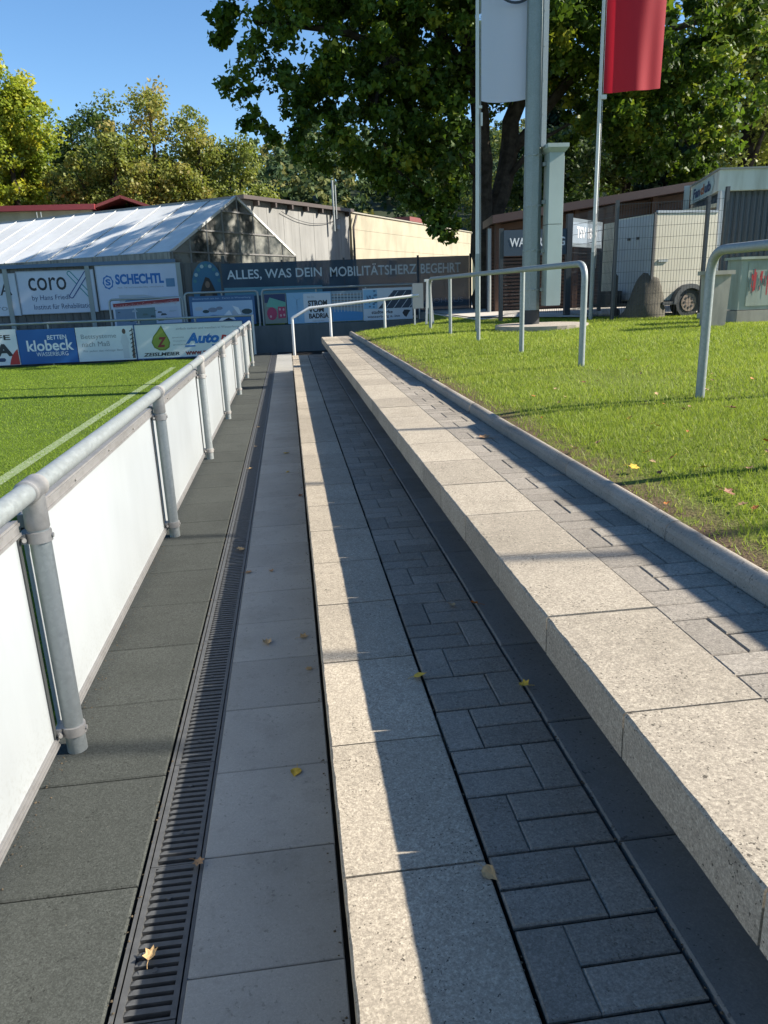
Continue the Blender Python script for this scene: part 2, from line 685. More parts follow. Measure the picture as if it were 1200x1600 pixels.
def pavers(parent, xl, top, y_ref):
    """rows of three blocks: one lengthwise, two across, changing sides"""
    w, R = .1058, .2116
    long_ = slab_mesh('paver_block', w - .0025, R - .0075, .06, .004)
    wide = slab_mesh('paver_block', 2 * w - .0025, R / 2 - .0075, .06, .004)
    k0 = math.floor((Y0 - y_ref) / R)
    a, c = [], []
    k = k0
    while y_ref + R * (k + 1) < YE:
        y = y_ref + R * k
        if k % 2 == 0:
            a.append((xl, y))
            c += [(xl + w, y), (xl + w, y + R / 2)]
        else:
            a.append((xl + 2 * w, y))
            c += [(xl, y), (xl, y + R / 2)]
        k += 1
    lay(parent, 'paver_block', long_, M['paver'], a, top, .0012, .003)
    lay(parent, 'paver_block', wide, M['paver'], c, top, .0012, .003)


def rough_slab(name, lx, ly, h, seed):
    """seat slab with a worn, slightly ragged front edge"""
    r = random.Random(seed)
    nx, ny = 1, 14
    v, f = [], []
    rows = []
    for j in range(ny + 1):
        y = ly * j / ny
        e = 0.0055 + r.uniform(-.0016, .002) if 0 < j < ny else .006
        ring = [(e * .15 + r.uniform(0, .0006), y, -h), (0 + r.uniform(0, .0006), y, -e * 1.1), (e, y, 0), (lx - .004, y, 0), (lx, y, -.004), (lx, y, -h)]
        rows.append(len(v))
        v += ring
    for j in range(ny):
        a, b2 = rows[j], rows[j + 1]
        for i in range(6):
            k = (i + 1) % 6
            f.append((a + i, b2 + i, b2 + k, a + k))
    f.append(tuple(rows[0] + i for i in range(6)))
    f.append(tuple(rows[-1] + i for i in range(5, -1, -1)))
    me = mesh(name, v, f)
    return me


for nm, xl, top, yref in (('lower_seating_step', .035, Z1, 1.395), ('upper_seating_step', .687, Z2, 1.392)):
    st = D.objects.new(nm, None)
    COL.objects.link(st)
    tag(st, kind='structure')
    P = .518
    n = int((YE - yref) / P) + 1
    ks = list(range(-5, n))
    mats = [rough_slab('seat_slab', .335 if nm[0] == 'l' else .338, P - .007, .118, i) for i in range(3)]
    for i in range(3):
        lay(st, 'seat_slab', mats[i], M['slab_cream'], [(xl, yref + P * k) for k in ks if k % 3 == i and yref + P * k < YE - .1], top, .0012, .0012)
    if nm[0] == 'l':
        pavers(st, .3795, Z1 - .001, .986)
        lay(st, 'back_slab', slab_mesh('back_slab', .345, P - .005, .07, .005), M['slab_smooth'],
            [(.7035, 1.401 + P * k) for k in range(-5, 30) if 1.401 + P * k < YE], Z1 + .004, .002, .002)
        MB().box(.16, 1.30, Y0, YE, -.05, Z1 - .135).out('step_core', M['joint'], st)
        MB().box(.09, .16, Y0, YE, -.05, Z1 - .12).out('riser', M['slab_grey'], st)
        MB().box(.379, .697, Y0, YE, Z1 - .135, Z1 - .011).out('paver_bed', M['joint'], st)
    else:
        pavers(st, 1.0225, Z2 - .001, 1.606)
        kerb_line(st)
        MB().box(.99, 1.34, Y0, YE, Z1 - .13, Z2 - .055).out('step_core', M['joint'], st)
        MB().box(1.026, 1.345, Y0, YE - .02, Z2 - .054, Z2 - .011).out('paver_bed', M['joint'], st)
        MB().box(.90, .988, Y0, YE, Z1 + .006, Z2 - .12).out('riser', M['slab_grey'], st)
        MB().box(.988, 1.41, YE - .02, YE + .16, -.05, Z2 - .01).out('end_face', M['slab_grey'], st)

# ------------------------------------------------------------------ lawn
xs = np.concatenate([np.linspace(1.405, 3.2, 26), np.linspace(3.4, 14, 40)])
ys = np.linspace(Y0, 23, 120)
gx, gy = np.meshgrid(xs, ys)
gz = lawn_z(gx, gy)
ny, nx = gx.shape
vv = np.stack([gx, gy, gz], -1).reshape(-1, 3)
ff = [(j * nx + i, j * nx + i + 1, (j + 1) * nx + i + 1, (j + 1) * nx + i) for j in range(ny - 1) for i in range(nx - 1)]
lmt, lnt2, lb2 = new_mat('lawn_ground')
p = pos(lnt2)
sepx = lnt2.nodes.new('ShaderNodeSeparateXYZ')
lnt2.links.new(p, sepx.inputs[0])
gcol = mixc(lnt2, maprange(lnt2, noise(lnt2, p, 2.2, 5, .6), .35, .65), (.13, .165, .03), (.19, .235, .045))
gcol = mixc(lnt2, maprange(lnt2, noise(lnt2, p, 70, 3, .7), .4, .65), gcol, (.07, .085, .025))
edge = maprange(lnt2, sepx.outputs[0], 1.44, 1.68, 1.0, 0.0)
ad = lnt2.nodes.new('ShaderNodeMath')
ad.operation = 'MULTIPLY'
lnt2.links.new(edge, ad.inputs[0])
lnt2.links.new(maprange(lnt2, noise(lnt2, p, 5, 4, .6), .3, .5), ad.inputs[1])
gcol = mixc(lnt2, ad.outputs[0], gcol, mixc(lnt2, noise(lnt2, p, 120, 3), (.05, .035, .022), (.17, .125, .08)))
lnt2.links.new(gcol, lb2.inputs['Base Color'])
lb2.inputs['Roughness'].default_value = .95
lb2.inputs['Specular IOR Level'].default_value = .05
bump(lnt2, lb2, noise(lnt2, p, 80, 4), .8, .012)
lawn = link('lawn', mesh('lawn', vv, ff), lmt, None, True)
tag(lawn, kind='structure')

M['blade'] = leaf_mat('grass_blade', (.15, .205, .028), (.25, .32, .048), (.42, .42, .14), .40, .55, .25)
M['turf'] = leaf_mat('turf_blade', (.12, .19, .018), (.18, .27, .026), (.25, .31, .05), .40, .6, .15)


def value_noise(x, y, s, seed):
    r = np.random.default_rng(seed)
    g_ = r.random((256, 256))
    u, v = x * s + 1000.5, y * s + 1000.5
    i, j = np.floor(u).astype(int), np.floor(v).astype(int)
    a, b_ = u - i, v - j
    a = a * a * (3 - 2 * a)
    b_ = b_ * b_ * (3 - 2 * b_)
    i, j = i % 255, j % 255
    return (g_[i, j] * (1 - a) + g_[i + 1, j] * a) * (1 - b_) + (g_[i, j + 1] * (1 - a) + g_[i + 1, j + 1] * a) * b_


def blades(name, regions, zf, mat, keep=None, seed=1, label=None):
    r = np.random.default_rng(seed)
    allv, allt = [], []
    for (xa, xb, ya, yb, dens, h, w) in regions:
        n = int((xb - xa) * (yb - ya) * dens)
        x = r.uniform(xa, xb, n)
        y = r.uniform(ya, yb, n)
        k = value_noise(x, y, 1.3, seed) * .6 + value_noise(x, y, 5.0, seed + 1) * .4
        if keep is not None:
            q = r.random(n) < keep(x, y, k)
            x, y, k = x[q], y[q], k[q]
            n = len(x)
        z = zf(x, y) - .004
        a = r.uniform(0, 2 * np.pi, n)
        hh = h * r.uniform(.45, 1.15, n) * (.75 + .5 * k)
        lean = r.uniform(.1, 1.0, n) * hh
        la = r.uniform(0, 2 * np.pi, n)
        ww = w * r.uniform(.6, 1.3, n) / 2
        dx, dy = np.cos(a) * ww, np.sin(a) * ww
        p0 = np.stack([x - dx, y - dy, z], -1)
        p1 = np.stack([x + dx, y + dy, z], -1)
        p2 = np.stack([x + np.cos(la) * lean, y + np.sin(la) * lean, z + hh], -1)
        allv.append(np.stack([p0, p1, p2], 1).reshape(-1, 3))
        t = .18 + .5 * k + r.normal(0, .14, n)
        t += .22 * (value_noise(x, y, .45, seed + 9) - .5)
        dry = r.random(n) < .03
        t[dry] = 1.0
        allt.append(np.clip(t, 0, 1))
    return tag(bulk(name, np.concatenate(allv), 3, mat, np.concatenate(allt)), kind='stuff', label=label)


def keep_lawn(x, y, k):
    q = np.ones_like(x)
    bare = np.clip((x - 1.40 - .16 * value_noise(x, y, 2.5, 77)) / .14, 0.25, 1)
    worn = 1 - .75 * np.exp(-(((x - 2.75) / .5) ** 2 + ((y - 6.2) / .75) ** 2))
    return q * bare * worn


blades('lawn_grass', [(1.42, 4.2, .6, 4.6, 9000, .036, .0046),
                      (1.42, 6.0, 4.6, 8.0, 4600, .038, .0062),
                      (1.42, 8.2, 8.0, 12.0, 2200, .040, .0095),
                      (1.42, 9.5, 12.0, 17.2, 1300, .042, .013),
                      (2.6, 6.4, 17.2, 19.5, 1100, .042, .015)],
       lawn_z, M['blade'], keep_lawn, 3, 'short sunlit lawn grass beside the kerb')
blades('pitch_grass', [(-5.0, -1.03, 4.5, 10.0, 2600, .026, .009),
                       (-9.5, -1.03, 10.0, 21.8, 1100, .028, .015),
                       (-3.4, -1.03, 1.0, 4.5, 2600, .028, .009)],
       lambda x, y: np.full_like(x, -.03), M['turf'],
       lambda x, y, k: np.where((x > -3.01) & (x < -2.87), .5, 1.0), 5, 'mown pitch turf beyond the barrier')

# ------------------------------------------------------------------ barrier along the pitch
FX = -.92
pf = thing('pitch_barrier', (FX, 9, 0), 'long pipe-rail barrier with white panels between the pitch and the path', 'barrier')
ypost = [2.60 + 2.625 * k for k in range(-1, 7)]
yr0, yr1 = ypost[0] - 1.2, ypost[-1]
rail_z = 1.035
pts = [(FX, yr0, rail_z), (FX, yr1 - .06, rail_z)] + arc((FX, yr1 - .06, rail_z), (FX, yr1, rail_z), (FX, yr1, rail_z - .06), 5)[1:]
rl = MB().tube(pts, .035, 24).out('rail', M['galv'], pf, True)
for k in range(3):      # joints in the rail
    y = ypost[3 + k] - .9
    MB().tube([(FX, y - .008, rail_z), (FX, y + .008, rail_z)], .0365, 20).out('rail_joint', M['black'], pf, True)
for y in ypost:
    po = MB().tube([(FX, y, .0), (FX, y, rail_z - .03)], .0365, 24).out('post', M['galv'], pf, True)
    t = MB()
    if y < ypost[-1] - .1:
        t.tube([(FX, y - .062, rail_z), (FX, y - .058, rail_z), (FX, y + .058, rail_z), (FX, y + .062, rail_z)], [.037, .0425, .0425, .037], 24)
    t.tube([(FX, y, rail_z - .02), (FX, y, rail_z - .135), (FX, y, rail_z - .14)], [.0405, .0405, .038], 24)
    t.out('rail_fitting', M['fitting'], po, True)
    for zc in (rail_z - .168, .092):
        c = MB().tube([(FX, y, zc - .021), (FX, y, zc - .019), (FX, y, zc + .019), (FX, y, zc + .021)], [.038, .043, .043, .038], 24)
        c.box(FX - .062, FX - .035, y - .035, y + .035, zc - .018, zc + .018)
        c.tube([(FX + .041, y - .0, zc), (FX + .048, y, zc)], .009, 8)
        c.tube([(FX - .05, y - .028, zc), (FX - .034, y - .052, zc)], .008, 8)
        c.out('clamp', M['fitting'], po, True)
PX = -.985
for i, y in enumerate(ypost):
    ya, yb = (yr0, y - .035) if i == 0 else (ypost[i - 1] + .035, y - .035)
    pn = MB().box(PX - .006, PX + .006, ya, yb, .075, .89).out('panel', M['panel'], pf)
    MB().box(PX - .012, PX + .014, ya, yb, .878, .937).box(PX + .014, PX + .02, ya, yb, .882, .893).box(PX + .014, PX + .02, ya, yb, .918, .929).out('top_profile', M['alu'], pn)
    MB().box(PX - .012, PX + .014, ya, yb, .040, .082).box(PX + .014, PX + .019, ya, yb, .046, .056).box(PX + .014, PX + .019, ya, yb, .068, .076).out('bottom_profile', M['alu'], pn)
    MB().box(PX - .010, PX + .012, yb - .022, yb, .082, .878).out('edge_profile', flat('dark_gasket', (.06, .065, .065)), pn)
    for s in range(1, 4):
        yy = ya + (yb - ya) * s / 4
        MB().tube([(PX + .014, yy, .906), (PX + .022, yy, .906)], .006, 8).out('rivet', M['fitting'], pn, True)

# ------------------------------------------------------------------ steel barriers on the lawn
def lawn_barrier(label, yp, x=2.87, corner_near=True, corner_far=True, top=1.82):
    b = thing('crowd_barrier', (x, sum(yp) / len(yp), float(lawn_z(x, yp[0]))), label, 'crowd barrier', 'bent steel barriers on the lawn')
    r = .031
    a, c = yp[0], yp[-1]
    pts = []
    if corner_near:
        pts += [(x, a, float(lawn_z(x, a)) - .3), (x, a, top - .16)] + arc((x, a, top - .16), (x, a, top), (x, a + .16, top), 8)[1:]
    else:
        pts += [(x, a, top)]
    if corner_far:
        pts += arc((x, c - .16, top), (x, c, top), (x, c, top - .16), 8) + [(x, c, float(lawn_z(x, c)) - .3)]
    else:
        pts += [(x, c, top)]
    MB().tube(pts, r, 20).out('rail', M['galv_dull'], b, True)
    ends = (1 if corner_near else 0, len(yp) - 1 if corner_far else len(yp))
    for y in yp[ends[0]:ends[1]]:
        MB().tube([(x, y, float(lawn_z(x, y)) - .3), (x, y, top - .028)], r * .95, 16).out('post', M['galv_dull'], b, True)
    return b


lawn_barrier('bent galvanised steel barrier across the middle of the lawn', [7.1, 9.05, 11.2, 13.2, 15.1], 2.838)
lawn_barrier('nearest galvanised steel barrier cut by the right edge of the photo', [-1.4, .9, 2.9, 4.90], 2.838)

# white handrail closing the end of the steps
hr = thing('handrail', (1.4, 16.45, 0), 'white sloping handrail crossing behind the end of the seating steps', 'handrail')
yh = 16.55
MB().tube([(.09, yh, 1.12)] + [(.11, yh, 1.15), (.48, yh, 1.33), (2.86, yh, 1.505)], .031, 14).out('rail', M['white_rail'], hr, True)
for x, z0, z1 in ((.09, -.04, 1.15), (.91, .3, 1.34), (2.10, .6, 1.43)):
    MB().tube([(x, yh, z0), (x, yh, z1)], .029, 12).out('post', M['white_rail'], hr, True)

# board stand at the far end of the lawn
bs = thing('notice_board', (3.0, 16.9, .83), 'small grey notice board on white legs at the far lawn edge', 'notice board')
MB().box(2.78, 3.02, 16.86, 16.9, 1.22, 1.76).out('board', flat('grey_board', (.20, .23, .25)), bs)
MB().bar((3.07, 16.88, .6), (3.12, 16.88, 1.80), .045, .045).out('leg', M['white_rail'], bs)
MB().bar((3.27, 16.95, .6), (3.17, 16.95, 1.80), .05, .05).out('leg', M['white_rail'], bs)
MB().box(3.11, 3.19, 16.9, 16.95, 1.22, 1.78).out('side_board', flat('grey_board2', (.42, .45, .46)), bs)
MB().box(3.06, 3.23, 16.86, 16.97, 1.78, 1.84).out('cap', M['white_rail'], bs)
MB().bar((2.82, 16.88, .6), (2.82, 16.88, 1.25), .035, .035).out('leg', M['white_rail'], bs)

# ------------------------------------------------------------------ perimeter boards of the pitch (first row)
YB = 22.0
W_, BL = (.62, .66, .68), (.012, .10, .32)


def board(label, x0, x1, z0, z1, y, col, name='advert_board', cat='advertising board', group=None, frame=None, th=.03, mat=None):
    b = thing(name, ((x0 + x1) / 2, y, z0), label, cat, group)
    MB().box(x0, x1, y, y + th, z0, z1).out('panel', mat or flat('board_%.2f_%.2f_%.2f' % col, col), b)
    if frame:
        fm = flat('frame_%.2f_%.2f_%.2f' % frame, frame)
        t = .025
        MB().box(x0 - t, x1 + t, y - .012, y + th + .004, z1, z1 + t).box(x0 - t, x1 + t, y - .012, y + th + .004, z0 - t, z0).box(x0 - t, x0, y - .012, y + th + .004, z0, z1).box(x1, x1 + t, y - .012, y + th + .004, z0, z1).out('frame', fm, b)
    return b


INK = flat('dark_ink', (.02, .025, .035))
NAVY = flat('navy_ink', (.02, .05, .13))
WHITE = flat('white_ink', (.72, .74, .76))
RED = flat('red_ink', (.42, .03, .03))
BLUE = flat('blue_ink', (.015, .14, .42))
GREY = flat('grey_ink', (.22, .25, .28))
yy = YB - .004
b = board('white and blue board with black cafe lettering and red corner at the left edge', -10.4, -7.46, .02, .98, YB, W_)
text(b, 'CAFE', -8.55, -7.62, .70, .84, yy, INK, .02)
text(b, 'LUCIA', -9.3, -7.60, .26, .60, yy, INK, .05)
patch(b, [(-8.6, .12), (-7.86, .12), (-7.83, .16), (-7.83, .19), (-7.86, .22), (-8.6, .22)], yy, NAVY)
patch(b, [(-7.74, .03), (-7.70, .16), (-7.64, .28), (-7.56, .38), (-7.48, .45), (-7.47, .03)], yy - .002, RED)
b = board('blue board with white klobeck lettering beside the pitch', -7.44, -5.90, .02, .95, YB, BL)
text(b, 'BETTEN', -6.65, -6.14, .66, .78, yy, WHITE, .015)
text(b, 'klobeck', -7.22, -5.98, .36, .66, yy, WHITE, .02)
text(b, 'WASSERBURG', -7.0, -6.15, .22, .33, yy, WHITE, .0)
b = board('white board with grey Bettsysteme nach Mass lettering', -5.88, -4.32, .02, .95, YB, (.60, .65, .67))
text(b, 'Bettsysteme', -5.75, -4.80, .60, .76, yy, GREY)
text(b, 'nach Maß', -5.75, -5.0, .42, .56, yy, GREY)
text(b, 'Für jeden das richtige Bett', -5.73, -4.66, .26, .33, yy, GREY)
patch(b, disc(-4.58, .80, .05, .075, 14), yy, flat('brown_print', (.09, .06, .05)))
patch(b, [(-4.66, .06), (-4.66, .40), (-4.70, .52), (-4.64, .70), (-4.58, .74), (-4.52, .70), (-4.46, .5), (-4.50, .40), (-4.50, .06)], yy - .001, flat('pale_print', (.50, .54, .57)))
patch(b, [(-4.42, .06), (-4.36, .88), (-4.34, .88), (-4.34, .06)], yy, flat('brown_print2', (.13, .09, .07)))
for k in range(7):
    patch(b, [(-4.43, .12 + .11 * k), (-4.33, .17 + .11 * k), (-4.33, .20 + .11 * k), (-4.43, .15 + .11 * k)], yy - .002, INK)
b = board('white board with oil drop sign and blue Auto lettering', -4.28, -1.30, .03, .95, YB, (.60, .65, .66), frame=(.02, .08, .20))
drop = [(-3.55, .92), (-3.66, .78), (-3.80, .62), (-3.86, .46), (-3.80, .31), (-3.66, .23), (-3.50, .23), (-3.38, .31), (-3.35, .45), (-3.40, .60), (-3.47, .74)]
patch(b, drop, yy, flat('green_ink', (.12, .18, .02)))
patch(b, [((x + 3.6) * .87 - 3.6, (z - .5) * .87 + .5) for x, z in drop], yy - .002, flat('olive_ink', (.22, .28, .04)))
text(b, 'Z', -3.72, -3.44, .32, .60, yy - .004, flat('dark_red_ink', (.22, .03, .03)), .05, .3)
text(b, 'einfach tanken und waschen in Wasserburg', -3.15, -1.40, .76, .84, yy, GREY)
for k, s in enumerate(('gewinnt', 'Wasserburg', 'günstig')):
    text(b, s, -3.28, -2.95 + .03 * k, .55 - .10 * k, .59 - .10 * k, yy, GREY)
text(b, 'Auto', -2.92, -1.98, .38, .68, yy, BLUE, .05, .25)
text(b, 'port', -1.95, -1.36, .38, .64, yy, RED, .05, .25)
patch(b, [(-2.95, .30), (-2.66, .30), (-2.66, .34), (-2.95, .34)], yy, BLUE)
patch(b, [(-2.2, .30), (-1.4, .30), (-1.4, .34), (-2.2, .34)], yy, BLUE)
text(b, 'ZEISLMEIER', -4.12, -3.12, .08, .18, yy, INK, .03, .2)
text(b, 'www.zeislmeier.de', -2.96, -1.40, .07, .22, yy, flat('dark_red_ink', (.22, .03, .03)), .04)

br = thing('board_rail', (-5.5, YB + .05, 0), 'grey pipe rail running above the boards at the end of the pitch', 'rail')
MB().tube([(-14, YB + .06, 1.12), (-1.02, YB + .06, 1.09)], .032, 12).out('rail', M['galv'], br, True)
for x in (-11.5, -9.2, -6.6, -4.15, -2.6):
    MB().tube([(x, YB + .08, -.3), (x, YB + .08, 1.10)], .028, 10).out('post', M['galv'], br, True)
MB().tube([(-1.0, YB + .06, -.3), (-1.0, YB + .06, 1.11)], .034, 12).out('corner_post', M['white_rail'], br, True)

# ------------------------------------------------------------------ retaining wall and second row of banners
rw = thing('retaining_wall', (2, 22.95, 0), 'low dark grey wall behind the end of the steps', 'wall')
for x0_, x1_ in [(-1.0 + 1.25 * k, .25 + 1.25 * k - .008) for k in range(-10, 5)]:
    MB().box(x0_, x1_, 22.9, 23.2, -.3, .745).out('wall_panel', M['dark_wall'], rw)
MB().box(-13.5, 5.3, 22.915, 23.19, -.3, .735).out('wall_core', M['dark_wall'], rw)
bank = MB().box(-16, 6.0, 23.2, 60, -.3, .70).out('rear_terrace', M['field'])
tag(bank, kind='structure')
fc = MB()
fc.quad((6.0, 15.2, .962), (40, 12.5, .962), (40, 60, .962), (6.0, 60, .962)).quad((4.4, 18.2, .940), (6.0, 15.2, .962), (6.0, 60, .962), (4.4, 60, .940))
tag(fc.out('forecourt', M['forecourt']), kind='structure')
tag(MB().box(4.3, 40, 17.3, 60, -.3, .92).out('forecourt_bed', M['forecourt']), kind='structure')
tag(MB().quad((14, -40, .93), (60, -40, .93), (60, 17.4, .93), (14, 17.4, .93)).out('meadow', M['field']), kind='structure')

R2 = 23.3


def rail_frame(label, x0, x1, zt, posts, y=R2, z0=.70):
    t = thing('banner_rail', ((x0 + x1) / 2, y, z0), label, 'rail', 'pipe rails carrying banners on the low wall')
    MB().tube([(x0, y, z0), (x0, y, zt - .12)] + arc((x0, y, zt - .12), (x0, y, zt), (x0 + .12, y, zt), 5)[1:] + arc((x1 - .12, y, zt), (x1, y, zt), (x1, y, zt - .12), 5) + [(x1, y, z0)], .032, 12).out('rail', M['galv'], t, True)
    for x in posts:
        MB().tube([(x, y, z0), (x, y, zt - .03)], .025, 10).out('post', M['galv'], t, True)
    return t


rail_frame('banner rail with rounded corners round the boat picture', -2.98, -.84, 1.76, [-1.9])
rail_frame('long banner rail above the Strom banner', -.72, 4.05, 1.78, [.9, 2.4])
rail_frame('banner rail behind the white Schechtl board foot', -5.15, -3.06, 1.66, [-4.1])

yb = R2 - .05
# banner with red header
t = thing('banner', (-4.0, yb, .75), 'banner with dark red headline strip and three small pictures', 'banner')
q = lambda x: .035 * (x + 5.1)
v = [(-5.06, yb, .78), (-3.12, yb, .85), (-3.12, yb, 1.66), (-5.06, yb, 1.56)]
MB().quad(*v).quad(*[(a, c + .012, z) for a, c, z in v][::-1]).out('cloth', flat('banner_pale', (.40, .46, .54)), t)
patch(t, [(-5.04, 1.44), (-3.14, 1.54), (-3.14, 1.64), (-5.04, 1.54)], yb - .004, flat('banner_red', (.20, .02, .03)), 'headline_strip')
for i, (a, c) in enumerate(((-5.0, -4.45), (-4.42, -3.86), (-3.82, -3.2))):
    cc = ((.13, .20, .28), (.10, .17, .19), (.36, .42, .52))[i]
    patch(t, [(a, .85 + q(a)), (c, .85 + q(c)), (c, 1.38 + q(c) * .5), (a, 1.38 + q(a) * .5)], yb - .004, flat('pic%d' % i, cc), 'picture')
for k in range(16):
    a = random.uniform(-5.0, -3.3)
    z = random.uniform(.98, 1.34)
    s = random.uniform(.03, .10)
    patch(t, [(a, z), (a + s * 2, z + .01), (a + s * 1.6, z + s * .6), (a + s * .4, z + s * .7)], yb - .006 - .0004 * k, flat('pic_blot%d' % (k % 3), ((.03, .05, .06), (.30, .36, .42), (.08, .13, .12))[k % 3]), 'picture_detail')
text(t, 'Sand & Kies für den Garten, Wasser und Wege', -4.98, -3.2, 1.485, 1.60, yb - .007, flat('pink_ink', (.45, .25, .27)), 0, 0, xf=lambda x, y, z: (x, y, z - .10 + .052 * (x + 5.0)))

t = thing('banner', (-1.9, yb, .78), 'blue banner with a boat at a quay, left of the white corner post', 'banner')
MB().box(-2.86, -.95, yb, yb + .012, .80, 1.66).out('cloth', flat('banner_blue', (.03, .10, .22)), t)
patch(t, [(-2.78, .84), (-1.02, .84), (-1.02, 1.50), (-2.78, 1.50)], yb - .003, flat('banner_sky', (.30, .42, .55)), 'picture')
text(t, 'Bootsverleih am Inn   Ferien in Wasserburg', -2.75, -1.06, 1.55, 1.61, yb - .004, flat('pale_blue_ink', (.30, .42, .55)))
patch(t, [(-2.78, .84), (-1.02, .84), (-1.02, 1.10), (-1.5, 1.05), (-2.2, 1.12), (-2.78, 1.0)], yb - .005, flat('water_print', (.04, .14, .33)), 'picture_detail')
for i, (a, z, s) in enumerate(((-2.6, 1.30, .12), (-2.4, 1.22, .1), (-2.2, 1.26, .14), (-1.45, 1.16, .2), (-1.2, 1.18, .16), (-2.0, 1.30, .1))):
    patch(t, disc(a, z, s, s * .5, 10), yb - .0065 - .0004 * i, flat('quay_print%d' % (i % 3), ((.35, .40, .45), (.02, .05, .06), (.16, .20, .26))[i % 3]), 'picture_detail')
patch(t, [(-2.1, .90), (-1.72, 1.24), (-1.55, .94), (-1.75, 1.0), (-1.9, .94)], yb - .010, flat('boat_white', (.62, .66, .68)), 'picture_detail')
patch(t, [(-1.98, .92), (-1.75, 1.02), (-1.62, .94)], yb - .012, INK, 'picture_detail')
patch(t, [(-1.62, 1.36), (-1.44, 1.30), (-1.36, 1.08), (-1.45, 1.10)], yb - .010, flat('boat_white', (.62, .66, .68)), 'picture_detail')

# Strom banner strip: four printed fields
t = thing('banner', (-.2, yb, .78), 'banner with a green and pink children drawing of a house', 'banner')
MB().box(-.68, -.02, yb, yb + .012, .79, 1.66).out('cloth', flat('drawing_ground', (.16, .20, .18)), t)
patch(t, [(-.66, 1.40), (-.04, 1.36), (-.04, 1.64), (-.66, 1.64)], yb - .003, flat('night_blue', (.01, .03, .10)), 'picture_detail')
patch(t, [(-.62, 1.30), (-.50, 1.55), (-.04, 1.40), (-.04, 1.30), (-.3, 1.22)], yb - .005, flat('teal_print', (.10, .32, .26)), 'picture_detail')
patch(t, disc(-.46, 1.08, .15, .19, 14), yb - .006, flat('pink_print', (.32, .03, .09)), 'picture_detail')
patch(t, [(-.28, .93), (-.05, .95), (-.05, 1.26), (-.27, 1.28)], yb - .006, flat('pink_print', (.32, .03, .09)), 'picture_detail')
for a, z in ((-.22, 1.2), (-.11, 1.19), (-.2, 1.02), (-.10, 1.03), (-.5, 1.0)):
    patch(t, disc(a, z, .03, .04, 8), yb - .008, flat('pale_pink', (.45, .28, .30)), 'picture_detail')
t = thing('banner', (.8, yb, .78), 'pale blue banner with STROM VON BADRIA in black letters', 'banner')
MB().box(0, 1.34, yb, yb + .012, .76, 1.66).out('cloth', flat('banner_lightblue', (.20, .38, .55)), t)
patch(t, [(.50, .80), (.52, .78), (1.30, .78), (1.32, .80), (1.32, 1.60), (1.30, 1.62), (.52, 1.62), (.50, 1.60)], yb - .003, flat('banner_white', (.50, .56, .62)), 'picture_detail')
text(t, 'Der Ort...', .62, .86, 1.49, 1.55, yb - .005, GREY)
text(t, 'STROM', .63, 1.21, 1.25, 1.42, yb - .005, INK, .045)
text(t, 'VOM', .63, 1.10, 1.07, 1.22, yb - .005, INK, .045)
text(t, 'BADRIA', .64, 1.24, .89, 1.04, yb - .005, INK, .045)
text(t, 'mehr von hier', .74, 1.1, .80, .84, yb - .005, GREY)
MB().bar((.30, yb - .006, .85), (.30, yb - .006, 1.45), .02, .004).bar((.30, yb - .006, 1.45), (.20, yb - .006, 1.56), .015, .004).bar((.30, yb - .006, 1.45), (.42, yb - .006, 1.50), .015, .004).bar((.30, yb - .006, 1.45), (.29, yb - .006, 1.30), .015, .004).out('windmill_print', flat('slate_print', (.10, .20, .30)), t)
t = thing('banner', (1.85, yb, .78), 'banner picture of an indoor pool with blue water and glass front', 'banner')
MB().box(1.35, 2.29, yb, yb + .012, .77, 1.66).out('cloth', flat('pool_ground', (.22, .30, .36)), t)
patch(t, [(1.36, .79), (2.28, .79), (2.28, 1.02), (1.36, 1.14)], yb - .003, flat('pool_blue', (.05, .22, .45)), 'picture_detail')
for k in range(5):
    patch(t, [(1.36, 1.20 + .085 * k), (2.28, 1.16 + .095 * k), (2.28, 1.18 + .095 * k), (1.36, 1.23 + .085 * k)], yb - .004, flat('pool_dark', (.04, .06, .09)) if k % 2 else flat('pool_tan', (.25, .18, .13)), 'picture_detail')
for k in range(9):
    patch(t, [(1.42 + .1 * k, 1.05), (1.44 + .1 * k, 1.05), (1.44 + .1 * k, 1.6), (1.42 + .1 * k, 1.6)], yb - .006, flat('pool_pale', (.42, .48, .52)), 'picture_detail')
t = thing('banner', (3.05, yb, .78), 'stadtwerke banner with solar panels and a leaf emblem', 'banner')
MB().box(2.30, 3.82, yb, yb + .012, .76, 1.70).out('cloth', flat('banner_white', (.50, .56, .62)), t)
patch(t, [(2.32, 1.10), (2.74, 1.10), (2.74, 1.66), (2.32, 1.66)], yb - .003, flat('sky_print', (.22, .42, .60)), 'picture_detail')
for k in range(22):
    a, z, s = random.uniform(2.36, 2.70), random.uniform(1.14, 1.62), random.uniform(.015, .05)
    patch(t, disc(a, z, s, s * .8, 7), yb - .0045 - .0003 * k, flat('leaf_print', (.07, .16, .26)), 'picture_detail')
patch(t, [(2.76, 1.10), (3.80, 1.10), (3.80, 1.62), (3.25, 1.62)], yb - .003, flat('solar_print', (.03, .05, .08)), 'picture_detail')
for k in range(4):
    a = 2.98 + .24 * k
    patch(t, [(a, 1.10), (a + .02, 1.10), (a + .42, 1.60), (a + .40, 1.60)], yb - .005, flat('banner_white', (.50, .56, .62)), 'picture_detail')
text(t, 'stadtwerke', 2.55, 3.20, .95, 1.05, yb - .004, INK, .02)
text(t, 'wasserburg a. inn', 2.42, 3.42, .81, .91, yb - .004, INK, .01)
patch(t, [(3.50, .95), (3.56, .86), (3.62, .82), (3.70, .95), (3.76, 1.02), (3.66, 1.04), (3.56, 1.04)], yb - .004, INK, 'leaf_emblem')

